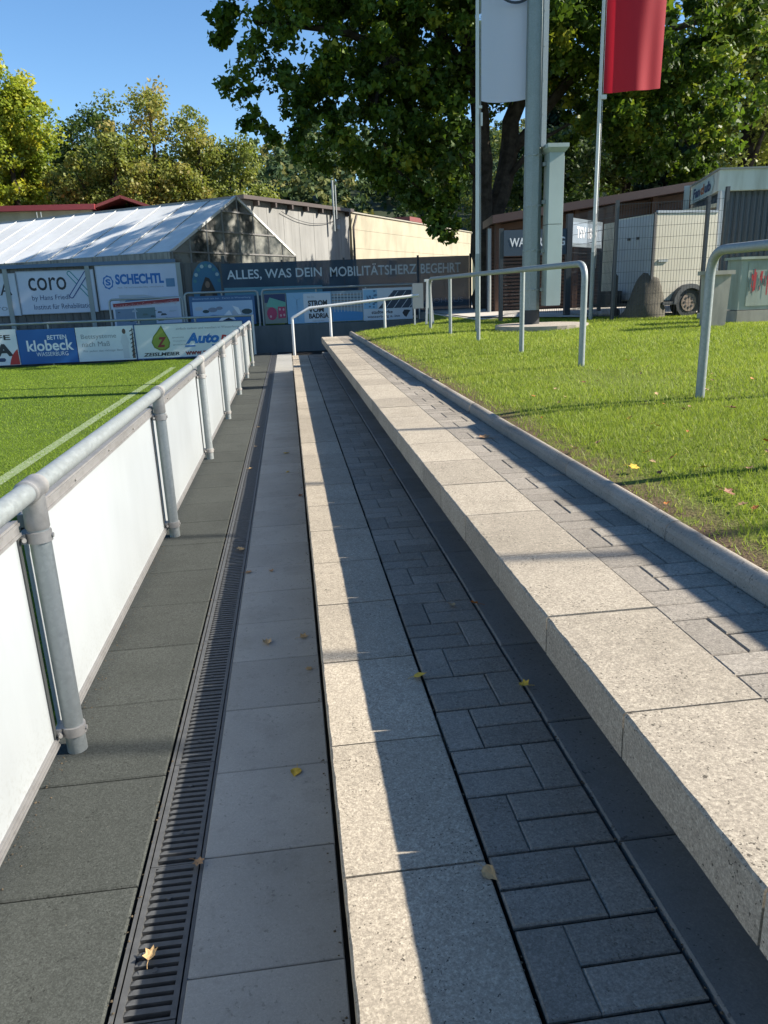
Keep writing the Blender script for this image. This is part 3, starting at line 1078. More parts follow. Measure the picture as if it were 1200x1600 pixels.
# ------------------------------------------------------------------ navy mesh banner on the tall fence
YN = 24.5
t = thing('banner_fence', (2, YN, .7), 'dark fence carrying the navy banner with ALLES WAS DEIN MOBILITÄTSHERZ BEGEHRT', 'banner fence')
nm_, nnt, nb = new_mat('navy_mesh_cloth')
npp = pos(nnt)
nb.inputs['Roughness'].default_value = .7
nc = mixc(nnt, maprange(nnt, noise(nnt, npp, 1.3, 4), .35, .65), (.022, .05, .085), (.04, .075, .11))
nnt.links.new(nc, nb.inputs['Base Color'])
tr_ = nnt.nodes.new('ShaderNodeBsdfTransparent')
ms_ = nnt.nodes.new('ShaderNodeMixShader')
ms_.inputs[0].default_value = .16
nnt.links.new(nb.outputs[0], ms_.inputs[1])
nnt.links.new(tr_.outputs[0], ms_.inputs[2])
nnt.links.new(ms_.outputs[0], nnt.nodes['Material Output'].inputs[0])
for k, (a, c) in enumerate(((-1.93, -.08), (-.06, 1.86), (1.88, 4.23), (4.25, 5.9))):
    MB().box(a, c, YN - .004, YN, .82, 2.60).out('banner_sheet', nm_, t)
patch(t, [(-1.90, 1.62), (1.15, 1.62), (1.15, 1.86), (-1.90, 1.88)], YN - .010, flat('teal_strip', (.08, .22, .27)), 'teal_strip')
text(t, 'ALLES, WAS DEIN', -1.78, 1.16, 2.08, 2.40, YN - .011, flat('pale_letter', (.50, .56, .60)), .012)
text(t, 'MOBILITÄTSHERZ', 1.42, 4.18, 2.10, 2.46, YN - .011, flat('pale_letter', (.50, .56, .60)), .012)
text(t, 'BEGEHRT', 4.32, 5.62, 2.10, 2.40, YN - .011, flat('pale_letter', (.50, .56, .60)), .012)
text(t, 'AUTOHAUS', 4.1, 5.7, 1.18, 1.32, YN - .011, flat('dim_letter', (.14, .19, .26)), .0)
for x in (-1.96, -.07, 1.87, 4.24, 5.95):
    MB().box(x - .03, x + .03, YN + .01, YN + .07, .4, 2.66).out('post', M['anthracite'], t)

# ------------------------------------------------------------------ third row: wall with big boards, under the glasshouse
YW = 26.0
wl = thing('timber_wall', (-8, YW, .6), 'weathered grey plank wall carrying the large boards below the glasshouse', 'wall')
M['plank'] = streaky('weathered_plank', (.13, .125, .115), (.05, .048, .045), 6, .8, .85, .12)
x = -16.0
k = 0
pl_meshes = [mesh('plank', MB().box(0, .235, 0, .04, .5, 2.72).v, MB().box(0, .235, 0, .04, .5, 2.72).f)]
pl_meshes[0].materials.append(M['plank'])
while x < -2.0:
    o = D.objects.new('plank', pl_meshes[0])
    COL.objects.link(o)
    o.parent = wl
    o.location = (x + 8, random.uniform(-.008, .008), -.6)
    x += .245
    k += 1
MB().box(-16, -2.0, YW + .04, YW + .1, .3, 2.7).out('backing', M['black'], wl)
for x in (-8.80, -6.28, -3.42):
    MB().box(x - .07, x + .07, YW - .09, YW - .012, .5, 2.74).out('batten', flat('pale_batten', (.26, .29, .28)), wl)

yw = YW - .03
f = 26.0 / 25.0
b = board('white board ending in a big A at the left edge', -10.9, -8.53, 1.30, 2.56, yw - .03, (.50, .55, .62), frame=(.35, .38, .42))
text(b, 'ELTRA', -10.2, -8.68, 1.92, 2.28, yw - .034, INK, .0)
text(b, 'Elektro', -10.0, -8.9, 1.45, 1.62, yw - .034, GREY)
b = board('white corox board with a coloured X emblem', -8.46, -6.12, 1.32, 2.60, yw - .03, (.50, .55, .64), frame=(.35, .38, .42))
text(b, 'coro', -8.15, -6.98, 2.02, 2.42, yw - .034, INK, .005)
for k, (p0, p1, c) in enumerate((((-6.85, 2.52), (-6.30, 1.82), (.02, .22, .25)), ((-6.32, 2.52), (-6.87, 1.82), (.02, .06, .22)))):
    d = Vector((p1[0] - p0[0], p1[1] - p0[1])).normalized()
    n_ = Vector((-d.y, d.x))
    for w2, cc, dy in ((.075, c, 0), (.045, (.50, .55, .64), .002)):
        pts_ = []
        for a0, pp in ((math.atan2(-n_.y, -n_.x), Vector(p1)), (math.atan2(n_.y, n_.x), Vector(p0))):
            for j in range(7):
                an = a0 + math.pi * j / 6
                pts_.append((pp.x + w2 * math.cos(an), pp.y + w2 * math.sin(an)))
        patch(b, pts_, yw - .034 - dy - .004 * k, flat('x_%d_%.2f' % (k, w2), cc), 'x_emblem')
text(b, 'by Hans Friedl', -8.1, -6.95, 1.68, 1.88, yw - .034, NAVY)
text(b, 'Institut für Rehabilitation', -8.08, -6.22, 1.44, 1.60, yw - .034, NAVY)
b = board('white Schechtl board with blue letters and gear emblem', -6.02, -3.50, 1.36, 2.72, yw - .03, (.50, .56, .68), frame=(.35, .38, .42))
ring = []
for j in range(32):
    a = 2 * math.pi * j / 32
    rr = 1.0 + (.10 if j % 4 < 2 else 0)
    ring.append((-5.68 + .155 * rr * math.cos(a), 2.20 + .20 * rr * math.sin(a)))
patch(b, ring, yw - .034, BLUE, 'gear_emblem')
patch(b, disc(-5.68, 2.20, .125, .165), yw - .036, flat('board_0.50_0.56_0.68', (.50, .56, .68)), 'gear_emblem')
text(b, 'S', -5.76, -5.60, 2.10, 2.30, yw - .038, BLUE, .04)
text(b, 'SCHECHTL', -5.45, -3.92, 2.12, 2.44, yw - .034, BLUE, .045)
text(b, 'Hoch-, Tief- und Innenausbau Edling  www.schechtl.de', -5.4, -3.95, 1.98, 2.05, yw - .034, GREY)
patch(b, [(-3.86, 2.0), (-3.58, 2.0), (-3.58, 2.26), (-3.86, 2.26)], yw - .034, flat('steel_blue_print', (.10, .22, .36)), 'picture')
patch(b, [(-5.4, 1.42), (-3.9, 1.46), (-3.9, 1.62), (-4.6, 1.78), (-5.4, 1.80)], yw - .034, flat('pale_print2', (.38, .43, .48)), 'picture')
patch(b, [(-5.3, 1.50), (-4.1, 1.56), (-4.4, 1.68), (-5.2, 1.62)], yw - .036, flat('blue_print3', (.08, .16, .30)), 'picture')

# oval painted board
t = thing('oval_sign', (-2.5, YW - .1, 1.4), 'oval blue painted sign with a hooded figure between boards and navy banner', 'sign')
o_ = MB()
pts_ = [(-2.53 + .50 * math.cos(a), 1.95 + .80 * math.sin(a)) for a in [2 * math.pi * i / 24 for i in range(24)]]
n_ = len(pts_)
o_.add([(x, YW - .14, z) for x, z in pts_] + [(x, YW - .10, z) for x, z in pts_], [tuple(range(n_)), tuple(range(2 * n_ - 1, n_ - 1, -1))] + [(i, i + n_, (i + 1) % n_ + n_, (i + 1) % n_) for i in range(n_)])
o_.out('board', flat('sign_blue', (.03, .14, .24)), t)
for k in range(9):
    a = math.pi * (.08 + .84 * k / 8)
    patch(t, disc(-2.53 + .40 * math.cos(a), 1.98 + .64 * math.sin(a), .06, .06, 8), YW - .146, flat('sign_pale', (.35, .45, .45)) if k % 2 else flat('sign_teal', (.05, .20, .22)), 'painted_spot')
patch(t, [(-2.90, 1.22), (-2.16, 1.22), (-2.22, 1.62), (-2.36, 2.0), (-2.46, 2.22), (-2.58, 2.26), (-2.70, 2.0), (-2.84, 1.6)], YW - .147, flat('robe_dark', (.03, .022, .018)), 'painted_figure')
patch(t, [(-2.62, 1.22), (-2.42, 1.22), (-2.40, 1.7), (-2.52, 1.82), (-2.64, 1.7)], YW - .149, flat('robe_tan', (.12, .09, .06)), 'painted_figure')
patch(t, disc(-2.53, 2.02, .075, .11, 12), YW - .151, flat('face_tan', (.20, .13, .09)), 'painted_figure')
MB().box(-2.02, -1.92, YW - .10, YW - .02, .5, 2.9).box(-2.0, .4, YW + .3, YW + .36, .4, 2.66).out('hoarding', M['plank'], t)

# ------------------------------------------------------------------ glasshouse with frosted roof
EC = Vector((-3.62, 26.2, 3.10))            # front eave corner
ga = Vector((.552, .834, 0))                # along the gable
gl = Vector((-.834, .552, 0))               # along the ridge
HW, RISE, LEN = 3.70, 1.93, 13.8
gh = thing('glasshouse', (-2, 28, .7), 'glasshouse with a frosted pale roof and glazed gable above the boards', 'glasshouse')
M['roof_glass'] = streaky('frosted_roof_glass', (.60, .61, .60), (.46, .47, .46), 4, .4, .8, 1.0)
fm, fnt, fbb = new_mat('gable_glass')
fp = pos(fnt)
fc_ = mixc(fnt, maprange(fnt, noise(fnt, fp, 1.1, 4, .6), .4, .6), (.03, .032, .032), (.22, .22, .20))
fnt.links.new(fc_, fbb.inputs['Base Color'])
fbb.inputs['Roughness'].default_value = .18
M['gable_glass'] = fm
rid = EC + ga * HW + Vector((0, 0, RISE))
E2 = EC + ga * 2 * HW
slope = (rid - EC)
nrm = gl.cross(slope).normalized()
if nrm.z < 0:
    nrm = -nrm
NP = 12
for side in (0, 1):
    e0 = EC if side == 0 else E2
    for k in range(NP):
        a, c = gl * (LEN * k / NP + .03), gl * (LEN * (k + 1) / NP - .03)
        MB().quad(e0 + a, rid + a, rid + c, e0 + c).out('roof_pane', M['roof_glass'], gh)
    for k in range(NP + 1):
        a = gl * (LEN * k / NP)
        MB().bar(e0 + a + Vector((0, 0, .02)), rid + a + Vector((0, 0, .02)), .028 if k else .10, .03 if k else .09).out('glazing_bar', M['white_rail'], gh)
MB().bar(rid - gl * .05, rid + gl * LEN, .10, .09).out('ridge_bar', M['alu'], gh)


def hh(a):
    return RISE * (1 - abs(a - HW) / HW)


def gp3(a, z, o=0.0):
    return EC + ga * a + Vector((0, 0, z)) - gl * o


cols = [HW * 2 * i / 8 for i in range(9)]
rows_ = [-.55, 0.0, .72, 1.42, RISE + .1]
for i in range(8):
    a0, a1 = cols[i] + .03, cols[i + 1] - .03
    for j in range(4):
        z0, z1 = rows_[j] + .025, rows_[j + 1] - .025
        poly = [(a0, z0), (a1, z0), (a1, z1), (a0, z1)]
        # clip by the roof slope on this half
        s = 1 if i < 4 else -1
        lim = (lambda a: a / HW * RISE - .06) if i < 4 else (lambda a: (2 * HW - a) / HW * RISE - .06)
        if j == 0:
            lim = lambda a: 9
        outp = []
        for q in range(4):
            p_, r_ = poly[q], poly[(q + 1) % 4]
            fp_, fr = lim(p_[0]) - p_[1], lim(r_[0]) - r_[1]
            if fp_ >= 0:
                outp.append(p_)
            if fp_ * fr < 0:
                u = fp_ / (fp_ - fr)
                outp.append((p_[0] + u * (r_[0] - p_[0]), p_[1] + u * (r_[1] - p_[1])))
        if len(outp) >= 3:
            MB().quad(*[gp3(a, z, .02) for a, z in outp]).out('pane', M['gable_glass'], gh)
for i, a in enumerate(cols):
    MB().bar(gp3(a, -.55, .03), gp3(a, max(hh(a), -.02), .03), .05).out('mullion', M['alu'], gh)
for z in rows_[:4]:
    a0 = z / RISE * HW if z > 0 else 0
    MB().bar(gp3(a0, z, .035), gp3(2 * HW - a0, z, .035), .05).out('transom', M['alu'], gh)
MB().add([gp3(.05, -2.2, -.3), gp3(7.35, -2.2, -.3), gp3(7.35, -.6, -.3), gp3(.05, -.6, -.3)], [(0, 1, 2, 3)]).out('base_wall', flat('grey_base', (.16, .16, .15)), gh)
bk = MB()
bk.add([gp3(.1, -.5, -1.2), gp3(7.3, -.5, -1.2), gp3(HW, RISE - .1, -1.2)], [(0, 1, 2)])
bk.out('inner_screen', flat('inner_screen', (.10, .10, .09)), gh)
for i in range(4):
    MB().bar(gp3(HW + .4 + i * .8, -.5, -1.1), gp3(HW + .4 + i * .8, hh(HW + .4 + i * .8) - .3, -1.1), .32, .02).out('inner_blind', flat('cream_blind', (.50, .47, .38)), gh)
fa = thing('concrete_fascia', tuple(EC + gl * 7 + Vector((0, 0, -.4))), 'stained concrete gutter beam along the glasshouse eave', 'gutter beam')
M['fascia'] = streaky('stained_concrete', (.30, .29, .25), (.06, .06, .055), 7, .85, .9, .1)
for k in range(6):
    a, c = EC + gl * (2.3 * k + .01), EC + gl * (2.3 * (k + 1) - .01)
    dz = Vector((0, 0, -.17))
    MB().bar(a + dz + Vector((0, -.10, 0)), c + dz + Vector((0, -.10, 0)), .14, .30).out('beam', M['fascia'], fa)
MB().bar((-3.5, 25.98, 2.80), (-16, 25.98, 2.72), .16, .11).out('tarp_roll', flat('blue_tarp', (.09, .15, .24)), fa)

# ------------------------------------------------------------------ sheds and buildings behind
M['shed_panel'] = streaky('shed_panel', (.24, .24, .23), (.13, .13, .125), 2.6, .6, .8, .08)
M['cream'] = streaky('cream_render', (.33, .30, .22), (.20, .18, .13), 1.2, .6, .9, .4)
BR = flat('dark_brown', (.06, .045, .04))


def slant(base, along, length, depth):
    """frame of a wall that recedes to the right: f(u along, d outwards, z)"""
    a_ = Vector(along).normalized()
    n_ = Vector((a_.y, -a_.x, 0))
    return lambda u, d, z: Vector((base[0], base[1], 0)) + a_ * u + n_ * d + Vector((0, 0, z))


def wbox(b_, F, u0, u1, d0, d1, z0, z1):
    v = [F(u, d, z) for z in (z0, z1) for d in (d0, d1) for u in (u0, u1)]
    return b_.add(v, [(0, 1, 3, 2), (4, 6, 7, 5), (0, 4, 5, 1), (2, 3, 7, 6), (0, 2, 6, 4), (1, 5, 7, 3)])


sh = thing('panel_shed', (1, 38, .7), 'pale grey panelled shed with dark roof edge behind the glasshouse', 'shed')
SF = slant((-1.72, 35.0), (5.3, 7.0, 0), 9.6, 5)
SLN, SZ = 8.78, 5.62
wbox(MB(), SF, 0, SLN, -6, -.08, .5, SZ - .05).out('wall', flat('shed_inner', (.2, .2, .19)), sh)
k = 0
u = 0
while u < SLN - .1:
    wbox(MB(), SF, u, min(u + .60, SLN), -.06, 0 + .006 * (k % 2), .7, SZ).out('wall_panel', M['shed_panel'], sh)
    u += .612
    k += 1
wbox(MB(), SF, -.05, SLN + .1, -6, .30, SZ + .01, SZ + .17).out('roof', BR, sh)
for k in range(7):
    wbox(MB(), SF, .9 + 1.25 * k, 1.0 + 1.25 * k, .02, .30, SZ - .20, SZ - .01).out('bracket', BR, sh)
MB().tube([SF(6.9, .3, 4.6), SF(6.9, .3, 7.0)], .055, 10).tube([SF(7.15, .3, 5.2), SF(7.15, .3, 6.8)], .04, 8).out('flue_pipe', M['galv'], sh, True)
wbox(MB(), SF, 7.4, 7.7, .01, .15, 4.75, 4.95).out('meter_box', flat('grey_ink', (.22, .25, .28)), sh)
MB().tube([SF(SLN + .05, .25, .8), SF(SLN + .05, .25, 4.9), SF(SLN + .4, .25, 5.5)], .06, 8).out('downpipe', BR, sh, True)
MB().tube([SF(2.8 + 5 * i / 14, .10, 5.3 - 1.6 * (i / 14) * (1 - i / 14)) for i in range(15)], .014, 5).out('cable', M['black'], sh)

cr = thing('cream_hall', (9, 50, .7), 'cream rendered hall wall behind the navy banner and big tree', 'building')
CF = slant((3.72, 42.1), (10.45, 17.0, 0), 20, 8)
CL, CZ = 21.0, 5.62
for za, zb in ((.6, 2.9), (2.9, 3.85), (3.85, 4.8), (4.8, CZ)):
    wbox(MB(), CF, 0, CL, -.2, 0, za + .012, zb).out('wall_course', M['cream'], cr)
wbox(MB(), CF, 0, CL, -8, -.22, .6, CZ - .02).out('core', M['cream'], cr)
wbox(MB(), CF, 0, CL + .2, -8, .08, CZ + .01, CZ + .07).out('roof_edge', flat('pale_edge', (.30, .28, .23)), cr)
wbox(MB(), CF, 8, 10.5, -3, .10, CZ + .08, CZ + .35).out('red_dormer', flat('red_tin', (.16, .045, .04)), cr)
wd = wbox(MB(), CF, 4.6, 5.9, .005, .05, 2.3, 3.4).out('window', M['white_rail'], cr)
wbox(MB(), CF, 4.7, 5.2, .055, .07, 2.4, 3.3).out('pane', M['gable_glass'], wd)
wbox(MB(), CF, 5.3, 5.8, .055, .07, 2.4, 3.3).out('pane', M['gable_glass'], wd)

ch = thing('far_hall', (-14, 44, .7), 'far cream hall with dark red roof trim at the left edge', 'building')
MB().box(-26, -9.5, 42, 52, .3, 6.08).out('wall', M['cream'], ch)
MB().box(-26.2, -9.3, 41.7, 52.2, 6.08, 6.34).out('roof_trim', flat('dark_red_trim', (.24, .035, .04)), ch)
M['redtin'] = flat('red_tin_roof', (.26, .05, .045))
rf = MB()
rf.add([(-9.6, 42, 6.1), (-6.6, 42, 6.1), (-8.0, 42, 6.62), (-9.6, 52, 6.1), (-6.6, 52, 6.1), (-8.0, 52, 6.62)], [(0, 3, 5, 2), (1, 2, 5, 4)])
rf.bar((-9.6, 41.9, 6.12), (-8.0, 41.9, 6.66), .12, .14).bar((-8.0, 41.9, 6.66), (-6.5, 41.9, 6.12), .12, .14)
rf.out('porch_roof', M['redtin'], ch)
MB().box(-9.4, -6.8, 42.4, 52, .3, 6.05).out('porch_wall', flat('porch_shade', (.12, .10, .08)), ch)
for x in (-12.1, -11.9):
    MB().tube([(x, 41.6, 5.0), (x, 41.6, 6.0)], .025, 6).out('roof_rod', M['galv'], ch)

# timber clubhouse behind the gate
tb = thing('timber_clubhouse', (9, 21, .93), 'brown timber clubhouse with sloping roof edge behind the gate', 'building')
M['timber'] = streaky('brown_timber', (.10, .052, .032), (.05, .03, .02), 5, .6, .75, 3)
M['timber_dark'] = streaky('dark_timber', (.045, .028, .022), (.025, .018, .015), 5, .6, .8, 3)
zt = lambda x: 3.22 + (x - 5.6) * .128
xe = 15.0
MB().add([(5.6, 20.9, .93), (xe, 20.9, .93), (xe, 20.9, zt(xe)), (5.6, 20.9, zt(5.6)), (5.8, 22, .93), (xe, 27, .93), (xe, 27, zt(xe)), (5.8, 22, zt(5.6))],
         [(0, 1, 2, 3), (4, 7, 6, 5), (0, 3, 7, 4), (1, 5, 6, 2), (3, 2, 6, 7)]).out('core', M['timber_dark'], tb)
MB().add([(5.5, 20.2, zt(5.5)), (xe, 20.2, zt(xe)), (xe, 20.2, zt(xe) + .20), (5.5, 20.2, zt(5.5) + .20), (5.75, 22.2, zt(5.5)), (xe, 27.2, zt(xe)), (xe, 27.2, zt(xe) + .20), (5.75, 22.2, zt(5.5) + .20)],
         [(0, 1, 2, 3), (0, 3, 7, 4), (1, 5, 6, 2), (3, 2, 6, 7), (0, 4, 5, 1)]).out('roof', flat('roof_edge_brown', (.055, .03, .025)), tb)
for k in range(4):
    z0_, z1_ = zt(5.6) - .78 + .19 * k, zt(5.6) - .78 + .19 * (k + 1) - .012
    s_ = .128
    MB().add([(5.62, 20.84, z0_), (xe, 20.84, z0_ + s_ * (xe - 5.62)), (xe, 20.84, z1_ + s_ * (xe - 5.62)), (5.62, 20.84, z1_)], [(0, 1, 2, 3)]).out('fascia_board', M['timber'], tb)
sb = MB()
z = 1.0
while z < 2.5:
    sb.box(5.65, 14.5, 20.78, 20.82, z, z + .055)
    z += .092
tag(sb.out('wall_slats', M['timber'], tb), kind='stuff')
for x in (5.7, 7.9, 10.1, 12.3):
    MB().box(x, x + .14, 20.62, 20.77, .93, zt(x)).out('wall_post', M['timber'], tb)
MB().box(9.6, 11.6, 20.5, 20.6, 2.25, 3.2).out('light_wall_panel', flat('pale_beige', (.30, .26, .20)), tb)
MB().tube([(5.5, 20.5, .9), (5.5, 20.5, 3.1)], .05, 8).out('downpipe', M['galv_dull'], tb, True)

# ------------------------------------------------------------------ mast, cabinet on the mast, flagpoles
mx, my = 4.37, 13.45
ms = thing('floodlight_mast', (mx, my, .9), 'thick grey galvanised octagonal mast standing in the lawn', 'mast')
mb = MB()
v = []
for (z, r) in ((1.19, .158), (16.0, .115)):
    v += [(mx + r * math.cos(math.pi / 8 + math.pi / 4 * j), my + r * math.sin(math.pi / 8 + math.pi / 4 * j), z) for j in range(8)]
mb.add(v, [(j, (j + 1) % 8, (j + 1) % 8 + 8, j + 8) for j in range(8)] + [tuple(range(15, 7, -1))])
mb.out('shaft', M['mast'], ms)
MB().tube([(mx, my, .7), (mx, my, 1.2)], .165, 16).out('base_coating', M['black'], ms, True)
MB().box(mx + .07, mx + .155, my - .20, my - .13, 3.86, 14).out('cable_duct', M['galv'], ms)
for z in (4.35, 4.85, 5.35, 5.85):
    MB().tube([(mx + .085, my - .212, z), (mx + .085, my - .2, z)], .008, 6).out('bolt', M['fitting'], ms)
for z in (1.55, 2.22, 2.95, 3.75):
    MB().tube([(mx, my, z - .012), (mx, my, z + .012)], .168 - .002 * z, 8).out('strap', M['galv_dull'], ms)
fp_ = thing('foundation_slab', (4.5, 13.3, .9), 'flat round concrete plate in the grass at the foot of the mast', 'concrete plate')
MB().tube([(4.5, 13.2, .84), (4.5, 13.2, .955)], .82, 28).out('plate', M['kerb'], fp_)
cb = thing('mast_cabinet', (4.7, 13.3, 1.27), 'tall narrow pale grey-green cabinet strapped to the mast', 'cabinet')
for za, zb in ((1.27, 1.95), (1.96, 2.62), (2.63, 3.76)):
    MB().box(4.565, 4.82, 13.16, 13.44, za, zb).out('cabinet_section', M['cabinet'], cb)
MB().add([(4.56, 13.15, 3.76), (4.83, 13.15, 3.76), (4.83, 13.45, 3.76), (4.56, 13.45, 3.76), (4.51, 13.1, 3.83), (4.88, 13.1, 3.83), (4.88, 13.5, 3.83), (4.51, 13.5, 3.83), (4.51, 13.1, 3.89), (4.88, 13.1, 3.89), (4.88, 13.5, 3.89), (4.51, 13.5, 3.89)],
         [(0, 1, 5, 4), (1, 2, 6, 5), (2, 3, 7, 6), (3, 0, 4, 7), (4, 5, 9, 8), (5, 6, 10, 9), (6, 7, 11, 10), (7, 4, 8, 11), (8, 9, 10, 11)]).out('cap', M['cabinet'], cb)
for z in (1.55, 2.2, 3.0, 3.6):
    MB().box(4.50, 4.565, 13.3, 13.36, z - .03, z + .03).out('bracket', M['galv_dull'], cb)
MB().box(4.82, 4.832, 13.18, 13.22, 1.3, 3.7).out('edge_strip', M['white_rail'], cb)


def flagpole(x, y, z, top, label):
    f_ = thing('flagpole', (x, y, z), label, 'flagpole', 'flagpoles on the lawn')
    MB().tube([(x, y, z - .2), (x, y, 2.2)], .042, 14).out('pole_base', M['galv_dull'], f_, True)
    MB().tube([(x, y, 2.2), (x, y, top)], [.036, .026], 14).out('pole', M['white_rail'], f_, True)
    MB().tube([(x + .055, y - .01, 1.9), (x + .05, y, top - .1)], .004, 5).out('halyard', M['white_rail'], f_)
    return f_


f1 = flagpole(3.43, 13.6, .93, 9.2, 'white flagpole with the pale flag, left of the mast')
MB().box(3.43, 3.50, 13.56, 13.60, 4.52, 4.56).tube([(3.49, 13.56, 4.25), (3.49, 13.56, 4.45)], .02, 8).out('flag_weight', M['white_rail'], f1)
f2 = flagpole(5.99, 14.6, .96, 9.6, 'white flagpole with the red flag, right of the mast')
MB().box(5.99, 6.10, 14.55, 14.6, 4.86, 4.93).out('flag_clip', M['white_rail'], f2)
flagpole(9.0, 1.45, .93, 8.6, 'flagpole outside the right edge, throwing a shadow across the near steps')
flagpole(8.4, 4.12, .93, 8.4, 'flagpole outside the right edge, throwing a shadow across the middle steps')


def cloth_mat(name, c, tr=.35):
    mt, nt, b = new_mat(name)
    b.inputs['Base Color'].default_value = rgba(c)
    b.inputs['Roughness'].default_value = .7
    t_ = nt.nodes.new('ShaderNodeBsdfTranslucent')
    t_.inputs[0].default_value = rgba(c)
    m_ = nt.nodes.new('ShaderNodeMixShader')
    m_.inputs[0].default_value = tr
    nt.links.new(b.outputs[0], m_.inputs[1])
    nt.links.new(t_.outputs[0], m_.inputs[2])
    nt.links.new(m_.outputs[0], nt.nodes['Material Output'].inputs[0])
    return mt


def cloth(name, x0, x1, z0, z1, y, mat, parent, amp, drop, ph):
    nx, nz = 40, 60
    v = []
    for j in range(nz + 1):
        for i in range(nx + 1):
            u, w_ = i / nx, j / nz
            yy_ = y + amp * (.75 * math.sin(3.6 * u + ph) + .30 * math.sin(6.5 * u + 1.2 * w_ + ph) * u * (1 - .5 * w_) + .10 * math.sin(11 * u + 4 * w_) * (1 - w_) + .03 * math.sin(19 * u - 3 * w_))
            xx = x0 + (x1 - x0) * (u - .05 * u * (1 - w_) * drop)
            zz = z0 + (z1 - z0) * w_ - .03 * math.sin(math.pi * u) * (1 - w_) + .04 * drop * u * (1 - w_)
            v.append((xx, yy_, zz))
    f = [(j * (nx + 1) + i, j * (nx + 1) + i + 1, (j + 1) * (nx + 1) + i + 1, (j + 1) * (nx + 1) + i) for j in range(nz) for i in range(nx)]
    return link(name, mesh(name, v, f), mat, parent, True)


fl = thing('flag', (3.5, 13.6, 4.6), 'pale grey-white banner flag with a black ring, hanging beside the mast', 'flag')
cloth('cloth', 3.50, 4.36, 4.64, 8.9, 13.58, cloth_mat('white_flag', (.62, .65, .76), .4), fl, .10, .25, .6)
rg = MB()
for i in range(36):
    a, c = 2 * math.pi * i / 36, 2 * math.pi * (i + 1) / 36
    for_ = [(4.03 + r * math.cos(t_), 13.48, 6.40 + r * math.sin(t_)) for t_ in (a, c) for r in (.345, .385)]
    rg.quad(for_[0], for_[1], for_[3], for_[2])
rg.out('printed_ring', INK, fl)
fl = thing('flag', (6.08, 14.6, 5.0), 'red banner flag hanging from the right flagpole', 'flag')
cloth('cloth', 6.07, 7.17, 4.98, 9.3, 14.58, cloth_mat('red_flag', (.50, .014, .03), .4), fl, .16, 1.0, 2.2)

# ------------------------------------------------------------------ gate with club signs
gt = thing('entrance_gate', (5.3, 16.3, .95), 'dark gate frame with navy WASSERBURG header sign', 'gate')
MB().box(4.59, 4.67, 16.26, 16.34, .9, 2.80).out('post', M['anthracite'], gt)
MB().box(6.06, 6.18, 16.22, 16.34, .9, 3.05).out('post', M['anthracite'], gt)
sg = MB().box(4.67, 6.06, 16.25, 16.31, 2.24, 2.76).out('header_sign', flat('sign_navy', (.025, .05, .08)), gt)
text(sg, 'WASSERBURG', 4.80, 6.02, 2.42, 2.60, 16.245, WHITE, .02)


def mesh_panel(name, a, c, z0, z1, parent, sx=.055, szz=.20, r=.0045, mat=None):
    a, c = Vector(a), Vector(c)
    L = (c - a).length
    d = (c - a) / L
    b_ = MB()
    n = max(2, int(L / sx))
    for i in range(n + 1):
        p_ = a + d * (L * i / n)
        b_.bar((p_.x, p_.y, z0), (p_.x, p_.y, z1), r)
    z = z0 + .02
    while z < z1:
        b_.bar((a.x, a.y - .006, z), (c.x, c.y - .006, z), r * 1.3)
        z += szz
    return tag(b_.out(name, mat or M['anthracite'], parent), kind='stuff')


mesh_panel('mesh_leaf', (4.70, 16.28, 0), (5.36, 16.9, 0), 1.02, 2.2, gt, .05, .2, .006)
mesh_panel('mesh_leaf', (5.40, 16.9, 0), (6.04, 16.28, 0), 1.02, 2.2, gt, .05, .2, .006)

tw = thing('sign_wing', (6.8, 17, .95), 'grey-blue TSV 1880 sign box over a mesh gate wing', 'sign')
A_, B_ = Vector((6.16, 16.28, 0)), Vector((7.52, 17.85, 0))
dw = (B_ - A_).normalized()
nw = Vector((dw.y, -dw.x, 0))
vv = []
for z in (2.40, 2.98):
    for p_ in (A_, B_):
        for o_2 in (0, -.12):
            q_ = p_ + nw * o_2
            vv.append((q_.x, q_.y, z))
MB().add(vv, [(0, 2, 6, 4), (1, 5, 7, 3), (0, 4, 5, 1), (2, 3, 7, 6), (4, 6, 7, 5), (0, 1, 3, 2)]).out('sign_box', flat('sign_slate', (.16, .20, .23)), tw)
ex = [(A_ + dw * s_ + nw * .004) for s_ in (.05, (B_ - A_).length - .05)]
MB().quad((ex[0].x, ex[0].y, 2.47), (ex[1].x, ex[1].y, 2.47), (ex[1].x, ex[1].y, 2.90), (ex[0].x, ex[0].y, 2.90)).out('sign_face', flat('sign_greyblue', (.24, .30, .36)), tw)
LT = (B_ - A_).length


def onw(x, y, z):
    q_ = A_ + dw * x + nw * .010
    return (q_.x, q_.y, z)


text(tw, 'TSV 1880', .34, LT - .42, 2.58, 2.82, 0, WHITE, .03, xf=onw)
MB().bar((A_.x, A_.y, .95), (A_.x, A_.y, 2.40), .06).out('wing_post', M['galv_dull'], tw)
MB().bar((B_.x, B_.y, .95), (B_.x, B_.y, 2.40), .08).out('wing_post', M['anthracite'], tw)
mesh_panel('mesh_leaf', A_ + dw * .05, B_ - dw * .05, 1.05, 2.36, tw, .055, .2, .006)

